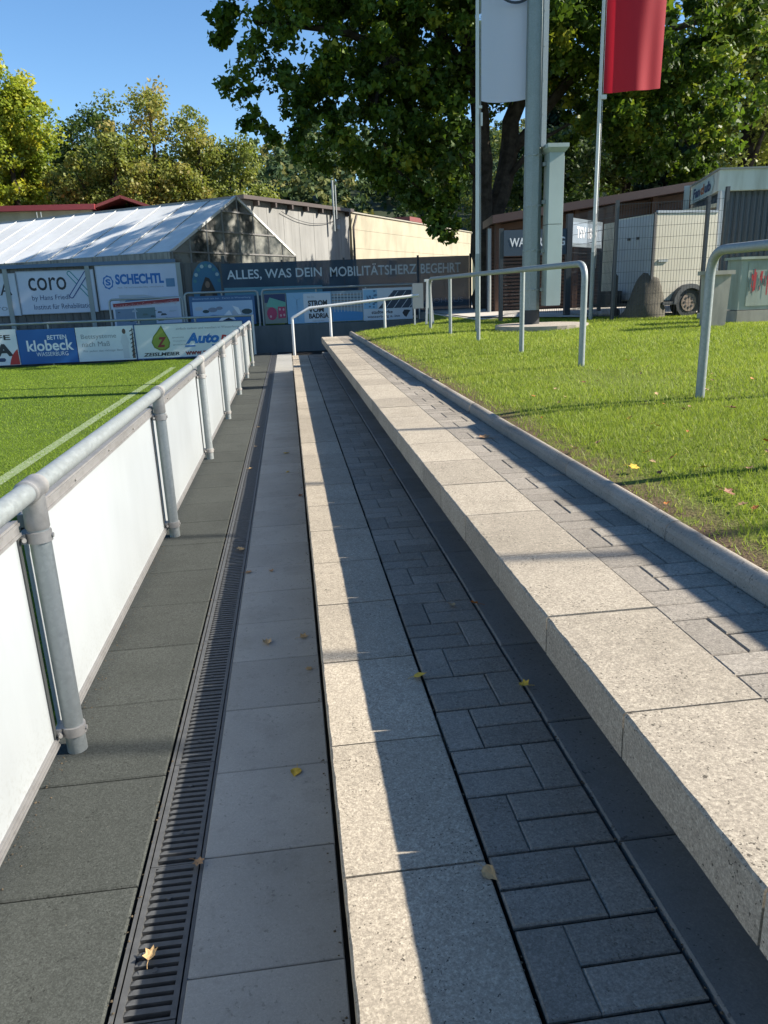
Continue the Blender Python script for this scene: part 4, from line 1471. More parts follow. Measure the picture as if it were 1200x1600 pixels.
# ------------------------------------------------------------------ mesh fence on the right
fe = thing('mesh_fence', (7.5, 14, .93), 'dark green double-wire mesh fence in front of the trailer and kiosk', 'fence')
fpst = [(6.14, 15.35, 2.0), (6.22, 14.1, 3.08), (7.73, 13.6, 3.06), (8.02, 13.5, 3.2), (10.4, 12.7, 3.2), (12.9, 11.9, 3.2)]
for i, (x, y, zt_) in enumerate(fpst):
    MB().box(x - .03, x + .03, y - .02, y + .04, .80, zt_).out('post', M['anthracite'], fe)
    if i:
        p_, q_ = fpst[i - 1], fpst[i]
        mesh_panel('mesh_panel', (p_[0] + .02, p_[1], 0), (q_[0] - .02, q_[1], 0), .98, min(3.02, max(p_[2], q_[2]) - .05), fe, .05, .20, .0042)
mesh_panel('mesh_panel', (6.05, 15.9, 0), (6.20, 14.1, 0), .98, 3.0, fe, .05, .20, .0042)

# ------------------------------------------------------------------ box trailer
tr = thing('box_trailer', (8.8, 16, .95), 'cream box trailer with dark wheel arch parked behind the mesh fence', 'trailer')
M['trailer'] = streaky('cream_gelcoat', (.50, .47, .38), (.36, .34, .28), 2, .35, .4, .5)
M['trailer_front'] = streaky('shaded_gelcoat', (.30, .34, .38), (.25, .28, .31), 2, .35, .4, .5)  # the front wall's shade is put into this grey-blue colour
KT = .953
TF0 = slant((7.42 * KT, 15.0 * KT), (math.cos(math.radians(11)), math.sin(math.radians(11)), 0), 3, 1.4)
TF = lambda u, d, z: TF0(u * KT, d * KT, 1.65 + (z - 1.65) * KT)
wbox(MB(), TF, .02, 1.52, -1.35, 0, 1.22, 2.91).out('box_body', M['trailer'], tr)
wbox(MB(), TF, -.012, .018, -1.34, -.02, 1.25, 2.88).out('front_wall', M['trailer_front'], tr)
wbox(MB(), TF, -.02, .03, -.03, .012, 1.2, 2.93).out('corner_profile', flat('dark_trim', (.05, .05, .05)), tr)
wbox(MB(), TF, .03, 1.52, -.03, .02, 2.915, 2.96).out('roof_edge', M['trailer_front'], tr)
wbox(MB(), TF, .02, 1.52, -1.3, -.03, 1.12, 1.215).out('chassis', M['black'], tr)
wbox(MB(), TF, .0, .25, -1.75, -1.38, 1.25, 2.86).out('nose_panel', M['trailer'], tr)
MB().tube([TF(.90, .06, 1.17), TF(.90, -.14, 1.17)], .29, 28).out('tyre', M['black'], tr, True)
wh = MB().tube([TF(.90, .075, 1.17), TF(.90, .061, 1.17)], .175, 20).out('rim', flat('rust_rim', (.20, .155, .12)), tr)
for k in range(8):
    a = math.pi * 2 * k / 8
    MB().tube([TF(.90 + .11 * math.cos(a), .082, 1.17 + .11 * math.sin(a)), TF(.90 + .11 * math.cos(a), .076, 1.17 + .11 * math.sin(a))], .025, 8).out('rim_hole', M['black'], wh)
ar = MB()
for k in range(10):
    a, c = math.pi * k / 10, math.pi * (k + 1) / 10
    P_ = lambda t_, r, y: TF(.90 + r * math.cos(t_), y, 1.14 + r * .95 * math.sin(t_))
    ar.quad(P_(a, .33, .13), P_(a, .42, .13), P_(c, .42, .13), P_(c, .33, .13)).quad(P_(a, .42, .13), P_(a, .42, 0.0), P_(c, .42, 0.0), P_(c, .42, .13))
wbox(ar, TF, 1.32, 1.5, .02, .12, 1.14, 1.20)
wbox(ar, TF, .22, .48, .02, .12, 1.14, 1.20)
ar.out('wheel_arch', flat('arch_grey', (.05, .055, .06)), tr)
MB().bar((7.0, 14.8, 1.17), (6.3, 15.25, 1.17), .07).bar((6.95, 15.4, 1.17), (6.3, 15.3, 1.17), .07).out('drawbar', M['black'], tr)
MB().tube([(6.62, 14.87, .95), (6.62, 14.87, 1.75)], .03, 8).tube([(6.62, 14.84, 1.03), (6.62, 14.90, 1.03)], .09, 12).bar((6.62, 14.87, 1.72), (6.53, 14.82, 1.82), .03).out('jockey_wheel', M['black'], tr)
MB().box(6.45, 6.8, 15.0, 15.4, 1.2, 1.45).out('drawbar_box', M['black'], tr)
for d in (-.5, -.8):
    wbox(MB(), TF, -.035, -.013, d - .04, d + .04, 2.45, 2.50).out('front_bolt', M['black'], tr)
wbox(MB(), TF, .12, .34, .002, .03, 1.98, 2.03).out('handle', M['galv'], tr)

# ------------------------------------------------------------------ kiosk
ki = thing('kiosk', (10, 16, .93), 'dark corrugated kiosk with stained pale roof fascia at the right edge', 'kiosk')
M['kiosk_fascia'] = streaky('stained_white_sheet', (.45, .50, .47), (.26, .27, .23), 3.5, .6, .7, .15)
P1, P2, P3, P4 = (9.06, 15.62), (13.6, 15.2), (14.1, 19), (9.97, 18.4)
rv = [(x, y, z) for z in (3.362, 3.77) for (x, y) in (P1, P2, P3, P4)]
MB().add(rv, [(0, 1, 5, 4), (1, 2, 6, 5), (2, 3, 7, 6), (3, 0, 4, 7), (4, 5, 6, 7), (3, 2, 1, 0)]).out('roof_fascia', M['kiosk_fascia'], ki)
MB().bar((9.06, 15.62, 3.78), (13.6, 15.2, 3.78), .06, .04).bar((9.06, 15.62, 3.78), (9.97, 18.4, 3.78), .06, .04).out('roof_trim', flat('dull_trim', (.22, .23, .21)), ki)
x = 9.27
n_ = 0
M['corr'] = streaky('dark_blue_sheet', (.035, .05, .068), (.02, .03, .04), 4, .5, .5, .1)
cg = MB()
while x < 13.4:
    y = 15.75 - (x - 9.27) * .085
    w_ = .09
    cg.add([(x, y, .93), (x + .03, y - .022, .93), (x + .07, y - .022, .93), (x + .10, y, .93), (x + .125, y, .93), (x, y, 3.362), (x + .03, y - .022, 3.362), (x + .07, y - .022, 3.362), (x + .10, y, 3.362), (x + .125, y, 3.362)],
           [(i, i + 1, i + 6, i + 5) for i in range(4)])
    x += .125
cg.out('corrugated_wall', M['corr'], ki)
MB().add([(9.27, 15.78, .93), (13.4, 15.4, .93), (13.4, 18.5, .93), (10.05, 18.5, .93), (9.27, 15.78, 3.362), (13.4, 15.4, 3.362), (13.4, 18.5, 3.362), (10.05, 18.5, 3.362)], [(0, 1, 5, 4), (1, 2, 6, 5), (2, 3, 7, 6), (3, 0, 4, 7)]).out('inner_wall', M['corr'], ki)
MB().box(9.10, 9.20, 15.60, 15.69, .93, 3.362).out('corner_post', flat('pale_grey_post', (.30, .34, .38)), ki)
MB().box(9.10, 9.106, 15.56, 15.595, .93, 3.362).out('post_edge', M['white_rail'], ki)
MB().add([(9.93, 18.38, 2.72), (10.1, 18.9, 2.72), (10.1, 18.9, 3.80), (9.93, 18.38, 3.80), (9.80, 18.42, 2.72), (9.80, 18.42, 3.80)], [(0, 1, 2, 3), (4, 0, 3, 5)]).out('side_panel', M['kiosk_fascia'], ki)
MB().box(9.25, 10.9, 15.95, 18.3, 3.08, 3.16).out('window_head', flat('cream_trim', (.42, .40, .30)), ki)
sd = Vector((P4[0] - P1[0], P4[1] - P1[1], 0))
SL = sd.length
sd.normalize()
sn = Vector((-sd.y, sd.x, 0))


def onk(x, y, z):
    q_ = Vector((P1[0], P1[1], 0)) + sd * (SL - x) + sn * y
    return (q_.x, q_.y, z)


fsg = MB().quad(onk(.25, .01, 3.405), onk(2.35, .01, 3.385), onk(2.55, .01, 3.567), onk(2.35, .01, 3.73), onk(.25, .01, 3.69)).out('fascia_sign', flat('sign_pale', (.40, .42, .44)), ki)
text(fsg, 'Fan', .40, 1.15, 3.445, 3.66, .018, flat('dark_blue_letter', (.03, .05, .12)), .04, xf=onk)
text(fsg, 'cl', 1.22, 1.58, 3.445, 3.66, .018, flat('orange_letter', (.30, .10, .04)), .05, xf=onk)
text(fsg, 'ub', 1.65, 2.25, 3.445, 3.66, .018, flat('dark_blue_letter', (.03, .05, .12)), .04, xf=onk)

# ------------------------------------------------------------------ concrete pillar, switch box, boulder, slabs
pl_ = thing('concrete_pillar', (6.48, 10.95, .88), 'short weathered concrete pillar with a flat cap on the lawn', 'pillar')
M['old_concrete'] = streaky('old_concrete', (.33, .31, .26), (.15, .145, .13), 4, .6, .95, .3)
MB().add([(6.36, 10.90, .80), (6.62, 10.90, .80), (6.62, 11.16, .80), (6.36, 11.16, .80), (6.33, 10.88, 1.68), (6.64, 10.88, 1.68), (6.64, 11.18, 1.68), (6.33, 11.18, 1.68)],
         [(0, 1, 5, 4), (1, 2, 6, 5), (2, 3, 7, 6), (3, 0, 4, 7), (4, 5, 6, 7)]).out('shaft', M['old_concrete'], pl_)
MB().box(6.29, 6.68, 10.84, 11.22, 1.68, 1.74).out('cap', M['old_concrete'], pl_)
ec = thing('switch_box', (7.9, 11.8, .88), 'weathered grey switch box sprayed with red paint at the right edge', 'electric cabinet')
M['box_grey'] = streaky('switch_box_grey', (.30, .34, .29), (.17, .17, .12), 5, .6, .8, .25)
MB().box(7.24, 8.6, 11.6, 12.0, 1.12, 1.90).out('housing', M['box_grey'], ec)
MB().box(7.20, 8.64, 11.56, 12.04, 1.90, 1.94).out('lid', M['box_grey'], ec)
MB().box(7.22, 8.62, 11.57, 12.02, .80, 1.11).out('plinth', M['old_concrete'], ec)
MB().box(7.36, 7.88, 11.588, 11.6, 1.18, 1.85).out('door', M['box_grey'], ec)
MB().box(7.92, 8.5, 11.588, 11.6, 1.18, 1.85).out('door', M['box_grey'], ec)
rr_ = random.Random(4)
for k in range(26):
    x = 7.42 + rr_.random() * .95
    zt_ = 1.62 + rr_.random() * .2
    ln = .06 + rr_.random() * .24
    w_ = .008 + rr_.random() * .018
    patch(ec, [(x - w_, zt_), (x - w_ * .5, zt_ - ln), (x + w_ * .6, zt_ - ln), (x + w_, zt_)], 11.583 - .0002 * k, flat('red_spray', (.40, .025, .03)), 'spray_streak')
for k in range(10):
    x = 7.38 + rr_.random() * .25
    zt_ = 1.45 + rr_.random() * .3
    patch(ec, [(x - .012, zt_), (x - .008, zt_ - .1), (x + .01, zt_ - .08), (x + .014, zt_)], 11.577 - .0002 * k, flat('dark_spray', (.04, .09, .09)), 'spray_streak')


def boulder(name, cx, cy, z0, prof, mat, label, cat, seed):
    t_ = thing(name, (cx, cy, z0), label, cat)
    r_ = random.Random(seed)
    v, f = [], []
    n = 20
    for (z, xl, xr, d) in prof:
        mx_, hw_ = (xl + xr) / 2, (xr - xl) / 2
        for j in range(n):
            a = 2 * math.pi * j / n
            k = 1 + .10 * math.sin(a * 2 + z * 5) + .06 * math.sin(a * 5 + z * 9) + r_.uniform(-.05, .05)
            v.append((mx_ + hw_ * math.cos(a) * k, cy + d * math.sin(a) * k, z + r_.uniform(-.015, .015)))
    for i in range(len(prof) - 1):
        for j in range(n):
            k = (j + 1) % n
            f.append((i * n + j, i * n + k, (i + 1) * n + k, (i + 1) * n + j))
    f.append(tuple((len(prof) - 1) * n + j for j in range(n)))
    link('stone', mesh('stone', v, f), mat, t_, True)
    return t_


M['boulder'] = stone_mat('boulder_stone', (.11, .10, .08), (.05, .048, .04), (.17, .155, .12), 60, 20, 2.5, .4, .8)
boulder('memorial_stone', 7.0, 14.45, .9, [(.80, 6.46, 7.46, .30), (.95, 6.53, 7.46, .32), (1.10, 6.62, 7.45, .30), (1.28, 6.72, 7.42, .27), (1.45, 6.80, 7.38, .24), (1.60, 6.86, 7.33, .20), (1.70, 6.91, 7.27, .15), (1.775, 6.98, 7.19, .07)], M['boulder'],
        'tall dark pointed boulder standing at the mesh fence', 'boulder', 3)
for i, (x, y, w_, d_, h_, lb_) in enumerate(((8.0, 13.2, .9, .35, .08, 'pale stone slab lying in front of the trailer wheel'), (7.62, 12.3, .5, .3, .13, 'pale concrete block between pillar and switch box'),
                                           (8.75, 13.3, .5, .3, .06, 'small flat slab by the kiosk corner'))):
    s_ = thing('stone_block', (x, y, .9), lb_, 'stone block')
    MB().box(x - w_ / 2, x + w_ / 2, y - d_ / 2, y + d_ / 2, .86, .94 + h_).out('block', M['forecourt'], s_)


# ------------------------------------------------------------------ trees
def leaf_shape(kind):
    if kind == 'maple':
        return np.array([(0, 0), (.42, -.02), (.50, .22), (.30, .38), (.22, .80), (0, 1.0), (-.22, .80), (-.30, .38), (-.50, .22), (-.42, -.02)], float) - [0, .4]
    if kind == 'oval':
        return np.array([(0, -.5), (.3, -.1), (.22, .3), (0, .5), (-.22, .3), (-.3, -.1)], float)
    return np.array([(0, -.5), (.35, 0), (0, .5), (-.35, 0)], float)


def foliage(name, clumps, per, size, mat, parent, kind='maple', seed=0, up=.35, spread=1.0, tint0=None, droop=.0):
    """clumps: array (n, 5) of x y z radius tint"""
    r = np.random.default_rng(seed)
    cl = np.asarray(clumps, float)
    n = len(cl)
    cnt = np.maximum(4, (per * r.uniform(.5, 1.5, n))).astype(int)
    idx = np.repeat(np.arange(n), cnt)
    N_ = len(idx)
    d = r.normal(0, 1, (N_, 3))
    d /= np.linalg.norm(d, axis=1)[:, None] + 1e-9
    rad = cl[idx, 3] * r.random(N_) ** .45 * spread
    c = cl[idx, :3] + d * rad[:, None] * [1, 1, .75]
    nrm_ = d * .6 + r.normal(0, .55, (N_, 3)) + [0, 0, up]
    nrm_ /= np.linalg.norm(nrm_, axis=1)[:, None] + 1e-9
    t1 = np.cross(nrm_, r.normal(0, 1, (N_, 3)))
    t1 /= np.linalg.norm(t1, axis=1)[:, None] + 1e-9
    t2 = np.cross(nrm_, t1)
    sz = size * r.uniform(.6, 1.3, N_)
    S_ = leaf_shape(kind)
    P_ = c[:, None, :] + (t1[:, None, :] * S_[None, :, :1] + t2[:, None, :] * S_[None, :, 1:]) * sz[:, None, None]
    P_ = P_ + nrm_[:, None, :] * (np.abs(S_[None, :, :1]) * -.25 * sz[:, None, None])
    t = cl[idx, 4] + r.normal(0, .12, N_)
    return bulk(name, P_.reshape(-1, 3), S_.shape[0], mat, np.clip(t, 0, 1), parent)


def lobes(ls, n, seed, rmin=.35, rmax=.7, shell=.35, tint=.4, tv=.2):
    r = np.random.default_rng(seed)
    ls = np.asarray(ls, float)
    wgt = (ls[:, 3] * ls[:, 4] * ls[:, 5]) ** (2 / 3)
    k = r.choice(len(ls), n, p=wgt / wgt.sum())
    d = r.normal(0, 1, (n, 3))
    d /= np.linalg.norm(d, axis=1)[:, None]
    rad = (shell + (1 - shell) * r.random(n)) ** .6
    p_ = ls[k, :3] + d * rad[:, None] * ls[k, 3:6]
    return np.column_stack([p_, r.uniform(rmin, rmax, n), np.clip(tint + r.normal(0, tv, n), 0, 1)])


def limbs(name, segs, mat, parent):
    b_ = MB()
    for pts_, rs in segs:
        # a little crookedness between the given points
        P_, R_ = [], []
        for i in range(len(pts_) - 1):
            for u in (0, .33, .66):
                p_ = Vector(pts_[i]).lerp(Vector(pts_[i + 1]), u)
                if u or i:
                    p_ += Vector((random.uniform(-1, 1), random.uniform(-1, 1), random.uniform(-.5, .5))) * rs[i] * .35
                P_.append(p_)
                R_.append(rs[i] + (rs[i + 1] - rs[i]) * u)
        P_.append(Vector(pts_[-1]))
        R_.append(rs[-1])
        b_.tube(P_, R_, 9)
    return b_.out(name, mat, parent, True)


M['maple_leaf'] = leaf_mat('maple_leaf', (.032, .062, .010), (.085, .145, .018), (.27, .28, .03), .40, .5, .22)
mp = thing('maple_tree', (6.5, 24.0, .9), 'huge dark green maple with forked trunk filling the upper right', 'tree')
segs = [([(6.45, 24, .6), (6.4, 24, 1.6), (6.3, 24, 3.2)], [.68, .50, .46]),
        ([(6.3, 24, 3.0), (6.15, 24, 4.6), (6.05, 23.9, 6.5), (5.6, 23.6, 9.5), (5.0, 23.5, 13)], [.34, .30, .27, .18, .06]),
        ([(6.4, 24, 2.6), (6.85, 24.2, 4.4), (7.15, 24.2, 6.4), (8.2, 24, 9.5), (8.6, 24, 13)], [.34, .30, .26, .17, .06]),
        ([(6.1, 24, 5.6), (4.4, 23.4, 7.4), (2.2, 23, 8.4), (-.3, 22.8, 8.6)], [.20, .14, .10, .03]),
        ([(6.15, 24, 4.8), (4.6, 23.2, 6.2), (2.6, 23, 6.8)], [.15, .10, .03]),
        ([(7.0, 24.2, 5.4), (9.0, 23.8, 7.6), (11.5, 23.5, 8.6), (13.8, 23, 9)], [.18, .14, .10, .03]),
        ([(6.9, 24.2, 4.6), (7.6, 23.6, 5.6), (8.8, 23.2, 6.2)], [.11, .07, .03]),
        ([(6.0, 23.8, 7.2), (4.0, 24, 10), (2.4, 24, 12.4)], [.16, .11, .03]),
        ([(7.4, 24.2, 7.4), (10, 24.5, 10.4), (12, 24.5, 12.6)], [.15, .10, .03]),
        ([(3.3, 23.2, 7.9), (2.7, 22.6, 6.2), (3.4, 22.4, 4.8), (4.4, 22.4, 4.0)], [.08, .05, .04, .01]),
        ([(10.5, 23.6, 8.2), (11.6, 22.9, 6.4), (12.2, 22.7, 5.2)], [.07, .05, .01])]
limbs('trunk', segs, M['bark'], mp)
L_ = [(1.4, 23.3, 8.3, 2.9, 3.0, 2.0), (2.5, 23, 6.4, 2.5, 2.4, 1.35), (1.6, 23.6, 10.4, 2.2, 3, 1.8),
      (4.4, 22.5, 4.7, 1.1, 1.3, .95), (3.3, 22.6, 5.4, 1.3, 1.5, .9), (4.6, 22.9, 5.9, 1.2, 2.0, 1.3),
      (6.6, 24, 11.8, 6.2, 5.5, 4.9), (6.6, 23.5, 8.6, 3.6, 3.6, 1.9), (4.9, 25, 8.2, 2, 2, 1.4),
      (11.0, 23.5, 8.8, 3.7, 3.8, 2.7), (11.7, 22.8, 6.0, 1.9, 2.2, 1.7), (9.9, 23.0, 6.4, 1.5, 1.9, 1.2), (13.2, 23, 7.4, 1.3, 2.2, 1.9), (3.3, 24, 12.2, 3.8, 4.2, 3.5)]
cl = lobes(L_, 2100, 21, .22, .50, .30, .38, .2)
# the low left fringe hangs in small bunches
extra = []
for (a, b_, z) in ((4.45, 22.3, 3.75), (4.75, 22.4, 3.5), (4.2, 22.4, 3.95), (4.9, 22.5, 3.95), (3.6, 22.4, 4.35), (4.65, 22.2, 3.25), (3.0, 22.5, 4.6), (-1.0, 23, 7.0), (-1.3, 23, 8.0), (-.7, 23, 6.4), (-.3, 23, 5.9), (.3, 23, 5.5), (1.2, 22.9, 5.0), (-1.2, 22.9, 8.6), (11.9, 22.4, 4.5), (12.5, 22.6, 4.8), (10.9, 22.5, 4.8), (13.0, 22.7, 5.4)):
    for k in range(3):
        extra.append((a + random.uniform(-.3, .3), b_ + random.uniform(-.3, .3), z + random.uniform(-.2, .25), random.uniform(.22, .4), random.uniform(.3, .6)))
cl = np.vstack([cl, np.array(extra)])
foliage('crown', cl, 62, .145, M['maple_leaf'], mp, 'maple', 5)

M['yellow_leaf'] = leaf_mat('yellow_leaf', (.13, .19, .022), (.27, .32, .032), (.50, .44, .05), .42, .5, .3)
M['brownish_leaf'] = leaf_mat('brownish_leaf', (.13, .17, .035), (.22, .24, .055), (.32, .26, .09), .4, .5, .3)
M['green_leaf'] = leaf_mat('green_leaf', (.035, .065, .016), (.07, .11, .024), (.17, .19, .04), .35, .5, .3)
M['conifer'] = leaf_mat('conifer_needles', (.010, .025, .014), (.018, .038, .02), (.03, .05, .025), .15, .6, .2)


def tree(label, x, y, z0, h, r, mat, n=260, per=55, size=.32, seed=1, name='deciduous_tree', cat='tree', tint=.45, trunk_r=.3, low=.25, shape='oval', bark=None, fork=4, rmin=.5, rmax=1.1, kind='diamond'):
    t_ = thing(name, (x, y, z0), label, cat, None)
    r_ = random.Random(seed)
    top = z0 + h
    ls = []
    for k in range(9):
        a = r_.uniform(0, 2 * math.pi)
        u = r_.uniform(low, .92)
        rr = r * math.sin(math.pi * min(1, (u - low * .6) / (1.06 - low * .6))) ** .6
        d = rr * r_.uniform(.35, .75)
        ls.append((x + math.cos(a) * d, y + math.sin(a) * d, z0 + h * u, rr * r_.uniform(.35, .55) + .3, rr * .5 + .3, h * .13))
    ls.append((x, y, z0 + h * .88, r * .4, r * .4, h * .11))
    ls.append((x, y, z0 + h * .6, r * .6, r * .6, h * .25))
    c_ = lobes(ls, n, seed, rmin, rmax, .3, tint, .2)
    sg_ = [([(x, y, z0 - .3), (x + r_.uniform(-.2, .2), y, z0 + h * .3), (x + r_.uniform(-.4, .4), y, z0 + h * .6), (x, y, z0 + h * .86)], [trunk_r, trunk_r * .75, trunk_r * .45, .04])]
    for k in range(fork + 3):
        b0 = z0 + h * r_.uniform(.25, .6)
        q_ = ls[k % len(ls)]
        sg_.append(([(x, y, b0), ((x + q_[0]) / 2, (y + q_[1]) / 2, (b0 + q_[2]) / 2 + .3), (q_[0], q_[1], q_[2] + .6)], [trunk_r * .4, trunk_r * .25, .03]))
    limbs('trunk', sg_, bark or M['bark'], t_)
    foliage('crown', c_, per * 1.7, size * .76, mat, t_, kind, seed + 50)
    return t_


def conifer(label, x, y, z0, h, r, seed, n=150, per=45, size=.4):
    t_ = thing('conifer_tree', (x, y, z0), label, 'tree', None)
    r_ = random.Random(seed)
    c_ = []
    for k in range(n):
        u = r_.random() ** .8
        a = r_.uniform(0, 6.283)
        d = r * (1 - u) * r_.uniform(.4, 1.0)
        c_.append((x + math.cos(a) * d, y + math.sin(a) * d, z0 + h * (.12 + .86 * u), .25 + r * .22 * (1 - u), r_.uniform(.1, .8)))
    limbs('trunk', [([(x, y, z0 - .3), (x, y, z0 + h * .9)], [.25, .04])], M['bark2'], t_)
    foliage('crown', c_, per, size, M['conifer'], t_, 'diamond', seed, -.1)
    return t_


# left: bright yellow-green trees, brownish group, then darker ones
tree('bright yellow-green maple at the left edge', -15.0, 48, .5, 13.7, 3.3, M['yellow_leaf'], 300, 60, .30, 31, low=.12, tint=.5, rmin=.45, rmax=.95)
tree('yellow tree cut by the left edge of the photo', -19.0, 49, .5, 12.6, 3.8, M['yellow_leaf'], 260, 55, .32, 32, low=.12, tint=.6)
tree('dark green tree in the gap right of the bright yellow one', -11.6, 53, .5, 12.6, 2.6, M['green_leaf'], 200, 55, .30, 33, low=.1, tint=.3)
tree('thin brownish-green tree with open crown, left of its group', -9.4, 47, .5, 12.7, 2.6, M['brownish_leaf'], 165, 40, .27, 34, low=.1, tint=.3, rmin=.4, rmax=.85)
tree('tallest brownish tree with bare upper twigs', -6.9, 48, .5, 12.7, 2.8, M['brownish_leaf'], 165, 38, .26, 35, low=.1, tint=.6, rmin=.4, rmax=.85)
tree('rusty green tree sloping down to the glasshouse ridge', -4.5, 48, .5, 11.5, 2.5, M['brownish_leaf'], 170, 40, .26, 36, low=.1, tint=.4, rmin=.4, rmax=.85)
tree('low olive tree just above the glasshouse ridge', -2.7, 49, .5, 9.9, 2.2, M['brownish_leaf'], 170, 45, .26, 37, low=.1, tint=.2, rmin=.4, rmax=.8)
tree('dark tree behind the middle of the brownish group', -7.8, 56, .5, 10.6, 3.6, M['green_leaf'], 240, 50, .32, 38, low=.08, tint=.5)
tree('dark tree low behind the far red roof', -13.0, 60, .5, 10.5, 4.5, M['green_leaf'], 240, 50, .34, 39, low=.05, tint=.4)
# right: behind the kiosk and clubhouse
rt = tree('tree with leaning dark trunks rising behind the kiosk', 19.6, 32, .9, 15.5, 4.4, M['brownish_leaf'], 230, 42, .26, 41, low=.28, tint=.15, trunk_r=.42, bark=M['bark2'], rmin=.4, rmax=.9)
tree('olive tree behind the kiosk at the right edge', 23.0, 36, .9, 14.5, 5.0, M['brownish_leaf'], 300, 50, .30, 42, low=.1, tint=.2)
tree('pale green tree seen between maple and kiosk', 16.6, 37, .9, 12.2, 3.4, M['green_leaf'], 240, 50, .30, 43, low=.08, tint=.8)
conifer('dark spruce behind the kiosk roof', 16.4, 32, .9, 10.0, 2.3, 44)
conifer('second dark spruce behind the maple', 13.6, 40, .9, 12.5, 2.8, 45)
tree('dark bush of a tree behind the clubhouse roof', 11.0, 31, .9, 6.4, 3.0, M['green_leaf'], 160, 50, .28, 46, low=.05, tint=.2)
tree('light green tree seen under the maple, right of its trunk', 19.4, 64, .9, 13.0, 4.6, M['green_leaf'], 240, 50, .30, 47, low=.05, tint=.9)
tree('green tree seen right of the mast cabinet', 24.0, 62, .9, 12.0, 4.2, M['green_leaf'], 240, 50, .30, 48, low=.05, tint=.6)

# hill with forest
hx = np.linspace(-170, 260, 60)
hy = np.linspace(62, 330, 40)
GX, GY = np.meshgrid(hx, hy)


def hill_z(x, y):
    t_ = np.clip((y - 66) / 110, 0, 1)
    t_ = t_ * t_ * (3 - 2 * t_)
    s_ = 1 + .10 * np.sin(x * .035) + .05 * np.sin(x * .11 + 1)
    return .4 + 22.0 * t_ * s_


GZ = hill_z(GX, GY)
ny, nx = GX.shape
hv = np.stack([GX, GY, GZ], -1).reshape(-1, 3)
hl = link('hill', mesh('hill', hv, [(j * nx + i, j * nx + i + 1, (j + 1) * nx + i + 1, (j + 1) * nx + i) for j in range(ny - 1) for i in range(nx - 1)]), flat('forest_floor', (.03, .04, .018)), None, True)
tag(hl, kind='structure')
M['forest'] = leaf_mat('forest_leaf', (.05, .085, .045), (.09, .125, .05), (.17, .165, .06), .25, .7, .1)
rf_ = np.random.default_rng(9)
cl = []
for k in range(900):
    x = rf_.uniform(-70, 130)
    y = 108 + 62 * rf_.random() ** .9
    z = float(hill_z(x, y))
    h = rf_.uniform(6, 11)
    tt = rf_.uniform(0, 1)
    con = rf_.random() < .35
    for j in range(12):
        u = rf_.random()
        a = rf_.uniform(0, 6.283)
        rr = (2.0 * (1 - u) if con else 2.4 * math.sin(math.pi * (.15 + .8 * u))) * rf_.uniform(.3, 1)
        cl.append((x + rr * math.cos(a), y + rr * math.sin(a), z + h * (.1 + .9 * u), .95, tt * (.35 if con else 1)))
tag(foliage('hillside_forest', cl, 16, .85, M['forest'], None, 'diamond', 12), 'mixed autumn forest covering the hill behind the trees', kind='stuff')

# ------------------------------------------------------------------ fallen leaves
LM = {k: plain('leaf_' + k, c, .7, 0, .3, 60) for k, c in dict(brown=(.30, .17, .08), tan=(.42, .28, .13), yellow=(.55, .36, .03), orange=(.42, .14, .02), rust=(.20, .075, .03)).items()}
leafm = {}


def leaf_mesh(kind, seed):
    r_ = random.Random(seed)
    if kind == 'heart':
        out = [(0, -.5), (.28, -.42), (.46, -.12), (.34, .14), (.14, .34), (0, .55), (-.14, .34), (-.34, .14), (-.46, -.12), (-.28, -.42)]
    else:
        out = [(0, -.45), (.2, -.3), (.5, -.25), (.36, 0), (.48, .28), (.18, .26), (0, .55), (-.18, .26), (-.48, .28), (-.36, 0), (-.5, -.25), (-.2, -.3)]
    curl = r_.uniform(.2, .9)
    v = [(0, 0, .02)]
    for ring in (.55, 1.0):
        for x, y in out:
            x2, y2 = x * ring, y * ring
            v.append((x2 * (1 - .25 * curl * ring), y2, .04 + curl * .9 * x2 * x2 + .35 * curl * y2 * y2 * (1 if y2 > 0 else .3) + r_.uniform(-.03, .03)))
    n = len(out)
    f = [(0, 1 + i, 1 + (i + 1) % n) for i in range(n)]
    f += [(1 + i, 1 + n + i, 1 + n + (i + 1) % n, 1 + (i + 1) % n) for i in range(n)]
    b_ = MB()
    b_.add(v, f)
    b_.tube([(0, -.45, .05), (.03, -.7, .07), (.12, -.95, .03)], .018, 5)
    return mesh('fallen_leaf', b_.v, b_.f)


def leaf(x, y, z, s, colr, kind, label, group=None, tilt=0.15, rz=None):
    if x < 1.3:
        s *= 1.35
    me = leaf_mesh(kind, int(x * 977 + y * 131) & 1023)
    me.materials.append(LM[colr])
    o = D.objects.new('fallen_leaf', me)
    COL.objects.link(o)
    o.location = (x, y, z)
    o.scale = (s, s, s)
    o.rotation_euler = (random.uniform(-tilt, tilt), random.uniform(-tilt, tilt), random.uniform(0, 6.28) if rz is None else rz)
    tag(o, label, 'leaf', group)


